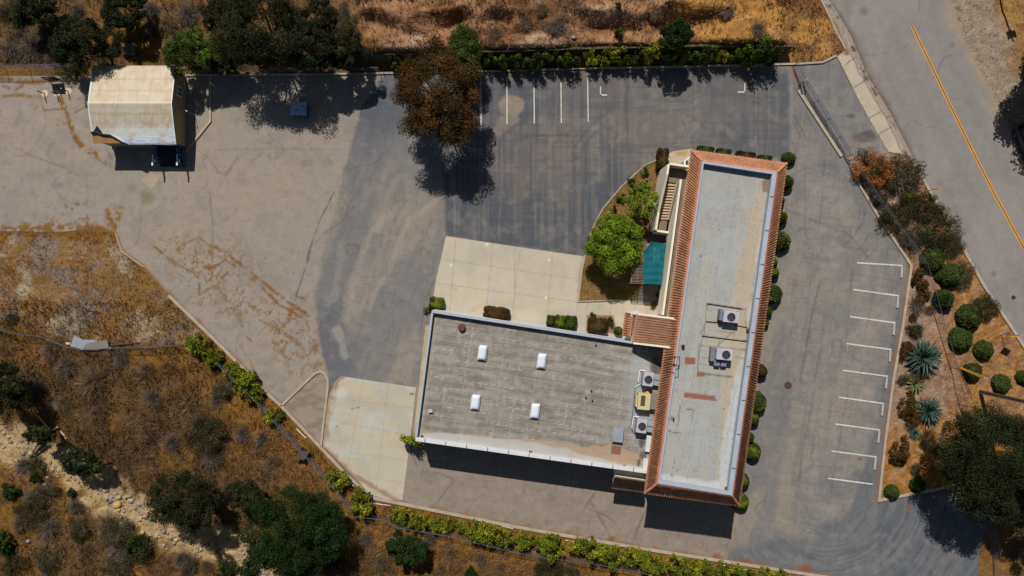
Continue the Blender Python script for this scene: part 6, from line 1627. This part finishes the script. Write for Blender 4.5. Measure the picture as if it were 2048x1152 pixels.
for vb in (.82, .66, .36, .2):
    cc = blend(cc, sstep(.022, .003, np.abs(vf - vb)) * .28, A(166, 124, 78))
cc = blend(cc, sstep(.45, .65, nT.ravel()) * .35, A(186, 150, 104))
strk = sstep(.5, .68, fbm(TX * 5, TY * .8, 805, 4)).ravel() * .25 * (vf > .2)
cc = blend(cc, strk, A(170, 136, 92))
cc = blend(cc, np.maximum(sstep(.012, .004, uf), sstep(.988, .996, uf)), A(220, 224, 230))
cc = blend(cc, sstep(.006, .0, np.abs(vf - .5)), A(226, 214, 186))
ii_ = (np.arange(nyy - 1)[:, None] * nxx + np.arange(nxx - 1)[None]).ravel()
F_ = np.stack([ii_, ii_ + 1, ii_ + 1 + nxx, ii_ + nxx], 1)
off_ = WL[sh.name]
o = bpy.data.objects.new('tarp', fastmesh('tarp', np.stack([TX.ravel() - off_.x, TYc.ravel() - off_.y, Zt.ravel()], 1), F_, M['tarp'], cc, smooth=True)); reg(o, sh)
b = MB()                                                       # folded back underside of the tarp
fo = [(.0, .125), (.05, .135), (.13, .105), (.22, .095), (.29, .055), (.36, .01), (.42, -.02)]
for (ua, va), (ub, vb) in zip(fo[:-1], fo[1:]):
    pa, pb_ = (xw + ua * (xe - xw), ysd + va * (yn - ysd)), (xw + ub * (xe - xw), ysd + vb * (yn - ysd))
    za, zb = float(roof_z(np.array(max(pa[1], ysd)))) + .08, float(roof_z(np.array(max(pb_[1], ysd)))) + .08
    b.tube((*pa, za), (*pb_, zb), .13 * (1 - ua), .13 * (1 - ub), 8)
q = lambda uu, vv, dz: (xw + uu * (xe - xw), ysd + vv * (yn - ysd), float(roof_z(np.array(ysd + vv * (yn - ysd)))) + dz)
b.add([q(.02, .12, .12), q(.15, .10, .12), q(.09, .21, .2), q(.02, .12, .16), q(.15, .10, .16), q(.09, .21, .24)], [(2, 1, 0), (3, 4, 5), (0, 1, 4, 3), (1, 2, 5, 4), (2, 0, 3, 5)])
b.build('tarp_fold', M['tarpback'], sh)
wy_ = V(0, 183, 1.5).y
wf = MB()
for dy, dz, sy, sz in ((0, .5, .98, .09), (0, -.5, .98, .09), (-.45, 0, .09, .92), (.45, 0, .09, .92), (0, 0, .06, .92), (.0, .1, .82, .05)):
    wf.box((x1 + .03, wy_ + dy, 1.5 + dz), (.08, sy, sz))
wfo = wf.build('window', M['white'], sh)
g = MB(); g.box((x1 + .015, wy_, 1.5), (.02, .84, .94)); g.build('pane', M['glass'], wfo)
dr = MB(); dx = V(337, 0, 1.2).x; dr.box((dx, y0 - .02, 1.75), (.95, .05, 1.9)); dr.build('door', M['white'], sh)
b = MB(); b.box((x0 + .25, y0 - .16, .12), (.4, .3, .24)); b.build('footing', M['kerb'], sh)
# blue steps
st = thing('entry_steps', V(337, 315, 0), 'blue railed platform and steps at the shed door', 'steps')
px0, px1 = V(313, 300, .8).x, V(364, 300, .8).x; pyt, pyb = y0 - .04, V(0, 331, .8).y
b = MB(); b.box(((px0 + px1) / 2, (pyt + pyb) / 2 + .4, .76), (px1 - px0, pyt - pyb - .8, .08)); b.build('platform', M['tarpback'], st)
for k in range(3):
    b = MB(); b.box(((px0 + px1) / 2, pyb + .66 - k * .26, .56 - k * .2), (px1 - px0 - .1, .24, .05)); b.build('tread', M['tarpback'], st)
for sx in (px0 + .06, px1 - .06):
    for (y_, z0_) in ((pyt - .1, 0), ((pyt + pyb) / 2, 0), (pyb + .2, 0)):
        b = MB(); b.box((sx, y_, .85), (.09, .09, 1.7)); b.build('post', M['bluepaint'], st)
    for z_ in (1.2, 1.65):
        b = MB(); b.tube((sx, pyt - .1, z_), (sx, pyb + .2, z_), .04, n=6); b.build('rail', M['bluepaint'], st)
    b = MB(); b.tube((sx + .12, pyb + .2, 1.6), (sx + .12, pyb - .1, 1.0), .045, n=6); b.build('rail', M['bluepaint'], st)
    b = MB(); b.box((sx, pyb - .02, 1.66), (.14, .28, .12)); b.build('lit_post_top', M['white'], st)  # white block put in for the sunlit white top of the post
stp = gridpoly('step_pad', [(282, 362), (296, 346), (326, 350), (304, 380)], .01, .2, lambda X_, Y_: np.tile(A(166, 150, 126), (len(X_), 1)), M['concrete'])
# ---- notice board and bollards
nb_ = thing('notice_board', V(114, 163.5, 0), 'black notice board with a small white label on two legs', 'sign')
pL, pR = V(102.5, 164, 0), V(126, 162.5, 0)
for p in (pL, pR):
    b = MB(); b.tube(p, p + Vector((0, 0, .5)), .035, n=6); b.build('leg', M['darksteel'], nb_)
b = MB(); m_ = (pL + pR) / 2; rz = math.atan2((pR - pL).y, (pR - pL).x); b.box((m_.x, m_.y, .9), ((pR - pL).length + .06, .1, 1.2), rz); b.build('board', M['black'], nb_, bevel=.01)
b = MB(); b.box((m_.x - .15, m_.y - .057, 1.36), (.36, .012, .14), rz); b.build('label_plate', M['white'], nb_)
for k, (x, y, x2, y2, h) in enumerate([(90, 187, 89, 187.5, 1.15), (114, 187, 114, 188, 1.0), (137, 182.5, 136.5, 183, 1.05)]):
    t = thing('bollard', V(x, y), f'thin steel bollard in a round pale concrete footing, {NTH[k]} from the west', 'bollard', 'bollards in front of the notice board')
    b = MB(); b.tube(V(x, y) - Vector((0, 0, .05)), V(x, y, 0) + Vector((0, 0, .03)), .37, .35, 20); b.build('footing', M['padwhite'], t)
    b = MB(); b.tube(V(x2, y2, 0), V(x2, y2, 0) + Vector((0, 0, h)), .05, n=10); b.build('post', M['darksteel'], t)
    b = MB(); b.tube(V(x2, y2, 0) + Vector((0, 0, h)), V(x2, y2, 0) + Vector((0, 0, h + .04)), .055, .03, 10); b.build('cap', M['white'], t)
# ---- blue box under the trees
bb = thing('utility_box', V(596, 218, 0), 'blue metal box in the tree shade with dappled light painted on its lid', 'metal box')
c0 = V(596.5, 217, 1.0); c0 = Vector((c0.x, c0.y, 0))
b = MB(); b.box((c0.x, c0.y, .48), (1.45, 1.2, .85), -.03); b.build('body', M['bluepaint'], bb, bevel=.03)
b = MB(); b.box((c0.x, c0.y, .95), (1.58, 1.32, .09), -.03); b.build('lid', M['dappledlid'], bb, bevel=.02)
for sx in (-.6, .6):
    b = MB(); b.box((c0.x + sx, c0.y, .03), (.14, 1.1, .06), -.03); b.build('skid', M['darksteel'], bb)
b = MB(); b.box((c0.x, c0.y - .68, .75), (.4, .06, .06), -.03); b.build('handle', M['galv'], bb)
# ---- loose sheets, plank, block, crate, log
def slab(name, poly, z, th, m, label, cat, tiltz=None):
    pts = [wpt(x, y, z) for x, y in poly]; zz = [p.z for p in pts]; mz = sum(zz) / len(zz)
    zl = [mz + (tiltz[i] if tiltz else 0) for i in range(len(pts))]
    b = MB(); b.prism([(p.x, p.y) for p in pts], zl, [q + th for q in zl]); o = b.build(name, M[m], None, Vector((pts[0].x, pts[0].y, mz))); return tag(o, label, cat)
slab('metal_sheet', [(152, 670), (168, 679), (197, 679), (199, 690), (180, 702), (143, 692)], .12, .03, 'sheet', 'larger loose pale blue metal sheet lying against the old fence', 'metal sheet', [0, .02, .05, .08, .03, 0])
slab('board', [(170, 697), (180, 686), (219, 679), (222, 694), (198, 700)], .30, .04, 'sheetb', 'grey weathered board lying partly over the loose metal sheet', 'board', [.1, .1, .0, -.05, .0])
slab('plank', [(222, 688), (279, 684), (279, 686), (222, 691)], .08, .05, 'pallet', 'long thin wooden plank on the dirt next to the loose sheets', 'plank')
slab('concrete_block', [(217, 694), (225, 694), (225, 698), (217, 698)], .05, .2, 'kerb', 'small concrete block at the east end of the loose board', 'block')
slab('scrap_wood', [(134, 684), (144, 685), (143, 689), (135, 688)], .05, .12, 'padwhite', 'small pale scrap of wood at the west end of the loose sheet', 'scrap')
p = wpt(608, 907); cr_ = thing('crate', p, 'dark wooden slatted crate standing at the slanting fence', 'crate')
for k in range(6):
    b = MB(); b.box(p + Vector((-.45 + k * .18, .0, .75)), (.12, 1.05, .04), math.radians(-38)); b.build('slat', M['pallet'], cr_)
b = MB(); b.box(p + Vector((0, 0, .38)), (1.0, .9, .68), math.radians(-38)); b.build('body', M['darksteel'], cr_)
p, q2 = wpt(44, 920, .25), wpt(82, 888, .55)
lg = thing('fallen_log', p, 'bare dark fallen log with side branches over the upper creek bed', 'log')
b = MB(); b.tube(p, q2, .14, .08, 8); b.tube(p + Vector((.3, .5, 0)), q2 + Vector((-.3, .4, .1)), .08, .04, 7); b.build('trunk', M['bark'], lg)
for s in (0, 1):
    b = MB(); m_ = p.lerp(q2, .35 + s * .3); b.tube(m_, m_ + Vector((-.5 + s * 1.1, .6, .35)), .05, .015, 6); b.build('branch', M['bark'], lg)
p, q2 = wpt(103, 857, .15), wpt(120, 875, .2)
b = MB(); b.tube(p, q2, .09, .07, 8); tag(b.build('fallen_log', M['padwhite'], None, p), 'short pale bleached log on the orange creek bank', 'log')
for k, (xa, ya, xb, yb, lab) in enumerate([(593, 857, 612, 876, 'thin white pipe lying beside the slanting kerb near the crate'), (742, 1006, 782, 1011, 'thin white pipe lying by the westernmost yellow green shrub'), (1004, 1052, 1026, 1057, 'thin white pipe lying on the middle of the south kerb strip'), (697, 960, 708, 972, 'thin white pipe lying near the lone shrub at the slanting kerb'), (1446, 1130, 1500, 1141, 'thin white pipe lying at the east end of the south kerb strip'), (1130, 1080, 1162, 1086, 'thin white pipe lying beside the middle shrubs of the south row')]):
    b = MB(); b.tube(wpt(xa, ya, .06), wpt(xb, yb, .06), .04, n=6); tag(b.build('pipe', M['white'], None, wpt(xa, ya)), lab, 'pipe', 'white irrigation pipes')
for (x, y, w, lab) in ((1143, 92, .45, 'pale blue plastic bag caught on the north bank'), (960, 106, .5, 'white blue litter bag at the wall next to the slim tree'), (987, 73, .3, 'small white litter on the bank right of the slim tree')):
    vs, fs = rock_mesh(np.random.default_rng(int(x)), w * .6); p = wpt(x, y, .1)
    me = fastmesh('litter_bag', vs, fs, M['sheet'], np.tile((.6, .6, .6), (len(vs), 1)), smooth=True); o = bpy.data.objects.new('litter_bag', me); reg(o, None, p); tag(o, lab, 'litter')
# wooden pallet behind the shed
p = wpt(262, 100, .15); pl = thing('pallet', p, 'weathered wooden pallet lying on the slope behind the shed', 'pallet')
for k in range(6):
    b = MB(); b.box(p + Vector((0, -.5 + k * .2, .05)), (.95, .1, .03), .05); b.build('slat', M['sheetb'], pl)
for k in range(3):
    b = MB(); b.box(p + Vector((-.4 + k * .4, 0, 0)), (.08, 1.1, .07), .05); b.build('bearer', M['sheetb'], pl)
# antenna mast beside the shed
b = MB(); p = V(390, 231, 0); b.tube(p, p + Vector((0, 0, 1.6)), .03, n=6); b.tube(p + Vector((0, 0, 1.55)), p + Vector((-.9, .4, 1.6)), .02, n=6)
tag(b.build('mast', M['galv'], None, p), 'thin bare metal mast on the weedy patch beside the shed', 'mast')
# ---- roadside signs, marker, utility pole, guys
def diamond(px, py, h, ang, label):
    p = wpt(px, py); t = thing('road_sign', p, label, 'road sign', 'yellow diamond road signs')
    b = MB(); b.tube(p - Vector((0, 0, .3)), p + Vector((0, 0, h + .4)), .035, n=7); b.build('post', M['galv'], t)
    R = Matrix.Rotation(ang, 3, 'Z'); s = .56; c_ = p + Vector((0, 0, h)) + R @ Vector((0, -.05, 0))
    f = [Vector((s, 0, 0)), Vector((0, 0, s)), Vector((-s, 0, 0)), Vector((0, 0, -s))]
    b = MB(); b.add([c_ + R @ (v + Vector((0, y_, 0))) for y_ in (-.012, .012) for v in f], [(0, 1, 2, 3)[::-1], (4, 5, 6, 7), (0, 1, 5, 4), (1, 2, 6, 5), (2, 3, 7, 6), (3, 0, 4, 7)])
    b.build('panel', M['yellow'], t)
    b = MB(); b.tube(p, p + Vector((0, 0, .05)), .12, .1, 8); b.build('footing', M['kerb'], t)
diamond(2003, 668, 2.1, math.radians(10), 'yellow diamond road sign on a post near the small dark road manhole')
diamond(1846, 384, 2.0, math.radians(25), 'yellow diamond road sign among the olive scrub near the drive')
p = wpt(1834, 331); mk = thing('marker_post', p, 'short dark blue grey marker panel at the end of the sidewalk gutter', 'marker')
b = MB(); b.tube(p, p + Vector((0, 0, .9)), .03, n=6); b.build('post', M['galv'], mk)
b = MB(); b.box(p + Vector((0, 0, .75)), (.55, .06, .5), .35); b.build('panel', M['sheet'], mk)
b = MB(); b.box(p + Vector((-.05, -.1, .35)), (.36, .2, .7), .35); b.build('cabinet', M['tarpback'], mk)
p = wpt(1961, 783); up_ = thing('utility_pole', p, 'tall dark wooden utility pole with a conduit beside the oak', 'utility pole')
PT = p + Vector((0, 0, 11)); b = MB(); b.tube(p - Vector((0, 0, .3)), PT, .17, .12, 12); b.build('shaft', M['pole'], up_)
b = MB(); b.tube(p + Vector((-.18, -.16, 0)), p + Vector((-.15, -.14, 8)), .045, n=8); b.build('conduit', M['galv'], up_)
for k in range(8):
    b = MB(); b.tube(p + Vector((-.2, -.18, .8 + k)), p + Vector((.0, .0, .8 + k)), .03, n=6); b.build('bracket', M['galv'], up_)
b = MB(); b.box(p + Vector((0, 0, 10.2)), (.12, 2.4, .14), .3); b.build('crossarm', M['pole'], up_)
def guy(ax, ay, top, lab, gl=2.6, two=True):
    a_ = wpt(ax, ay); d_ = (top - a_).normalized(); t = thing('guy_wire', a_, lab, 'guy wire')
    b = MB(); b.tube(a_, top, .012, n=5); b.build('cable', M['galv'], t)
    for s in ((-.06, .06) if two else (0,)):
        o_ = Vector((s, s * .5, 0)); b = MB(); b.tube(a_ + d_ * .1 + o_, a_ + d_ * gl + o_ * 1.6, .04 if two else .02, n=8); b.build('guard', M['yellow'], t)
    b = MB(); b.tube(a_ + d_ * (gl + .3), a_ + d_ * (gl + .7), .03, n=6); b.build('insulator', M['white'], t)
guy(1919, 735, PT - Vector((0, 0, 1)), 'taut guy wire with a doubled yellow guard north west of the utility pole')
guy(1890, 821, wpt(2075, 818) + Vector((0, 0, 6)), 'thin guy wire with a slim yellow guard above the dark oak', 3.6, False)
# ---- parked car under the roadside oak
def car(px, py, ang, label):
    p = V(px, py, 0); R = Matrix.Rotation(ang, 3, 'Z'); t = thing('parked_car', p, label, 'car')
    T = lambda v: p + R @ Vector(v)
    def loft(secs, name, m, par):
        b = MB(); vs = []; n = len(secs[0])
        for s in secs: vs += [T(v) for v in s]
        fs = [(i * n + k, i * n + (k + 1) % n, (i + 1) * n + (k + 1) % n, (i + 1) * n + k) for i in range(len(secs) - 1) for k in range(n)]
        fs += [tuple(range(n))[::-1], tuple(range((len(secs) - 1) * n, len(secs) * n))]
        b.add(vs, fs); return b.build(name, M[m], par, bevel=.03, smooth=False)
    sec = lambda y, w, z0, z1: [(-w, y, z0), (w, y, z0), (w * 1.02, y, (z0 + z1) / 2), (w * .92, y, z1), (-w * .92, y, z1), (-w * 1.02, y, (z0 + z1) / 2)]
    body = loft([sec(-2.2, .72, .42, .72), sec(-1.9, .86, .25, .86), sec(-.9, .9, .22, .95), sec(.9, .9, .22, .97), sec(1.9, .86, .25, .9), sec(2.2, .74, .42, .78)], 'body', 'carpaint', t)
    loft([sec(-.95, .72, .92, .96), sec(-.3, .66, .92, 1.4), sec(.8, .66, .92, 1.42), sec(1.55, .72, .92, .98)], 'cabin', 'carpaint', t)
    for s in (-1, 1):
        b = MB(); b.add([T((s * .725, -.6, 1.0)), T((s * .725, 1.2, 1.0)), T((s * .655, .85, 1.33)), T((s * .655, -.25, 1.33))], [(0, 1, 2, 3), (3, 2, 1, 0)]); b.build('side_window', M['glass'], t)
        for y_ in (-1.35, 1.35):
            b = MB(); b.tube(T((s * .72, y_, .32)), T((s * .92, y_, .32)), .32, .32, 18); w_ = b.build('wheel', M['rubber'], t)
            b = MB(); b.tube(T((s * .9, y_, .32)), T((s * .93, y_, .32)), .2, .2, 14); b.build('rim', M['galv'], w_)
        b = MB(); b.box(T((s * .6, -2.17, .66)), (.3, .08, .14), ang); b.build('headlight', M['dome'], t)
    b = MB(); b.add([T((-.6, -.92, 1.0)), T((.6, -.92, 1.0)), T((.56, -.36, 1.37)), T((-.56, -.36, 1.37))], [(0, 1, 2, 3), (3, 2, 1, 0)]); b.build('windscreen', M['glass'], t)
car(2052, 290, math.radians(24), 'dark car parked in the oak shadow at the right edge of the road')
# street sign outside the top edge, seen by its long shadow
p = wpt(2003, -8); sl = thing('street_sign', p, 'tall post with two small panels whose shadow crosses the far verge', 'street sign')
b = MB(); b.tube(p, p + Vector((0, 0, 5.9)), .1, .08, 8); b.build('post', M['darksteel'], sl)
b = MB(); b.box(p + Vector((-.1, 0, 4.9)), (.55, .1, .9), .4); b.build('panel', M['sheet'], sl)
b = MB(); b.box(p + Vector((.35, 0, 4.9)), (.3, .2, .7), .4); b.build('box', M['darksteel'], sl)
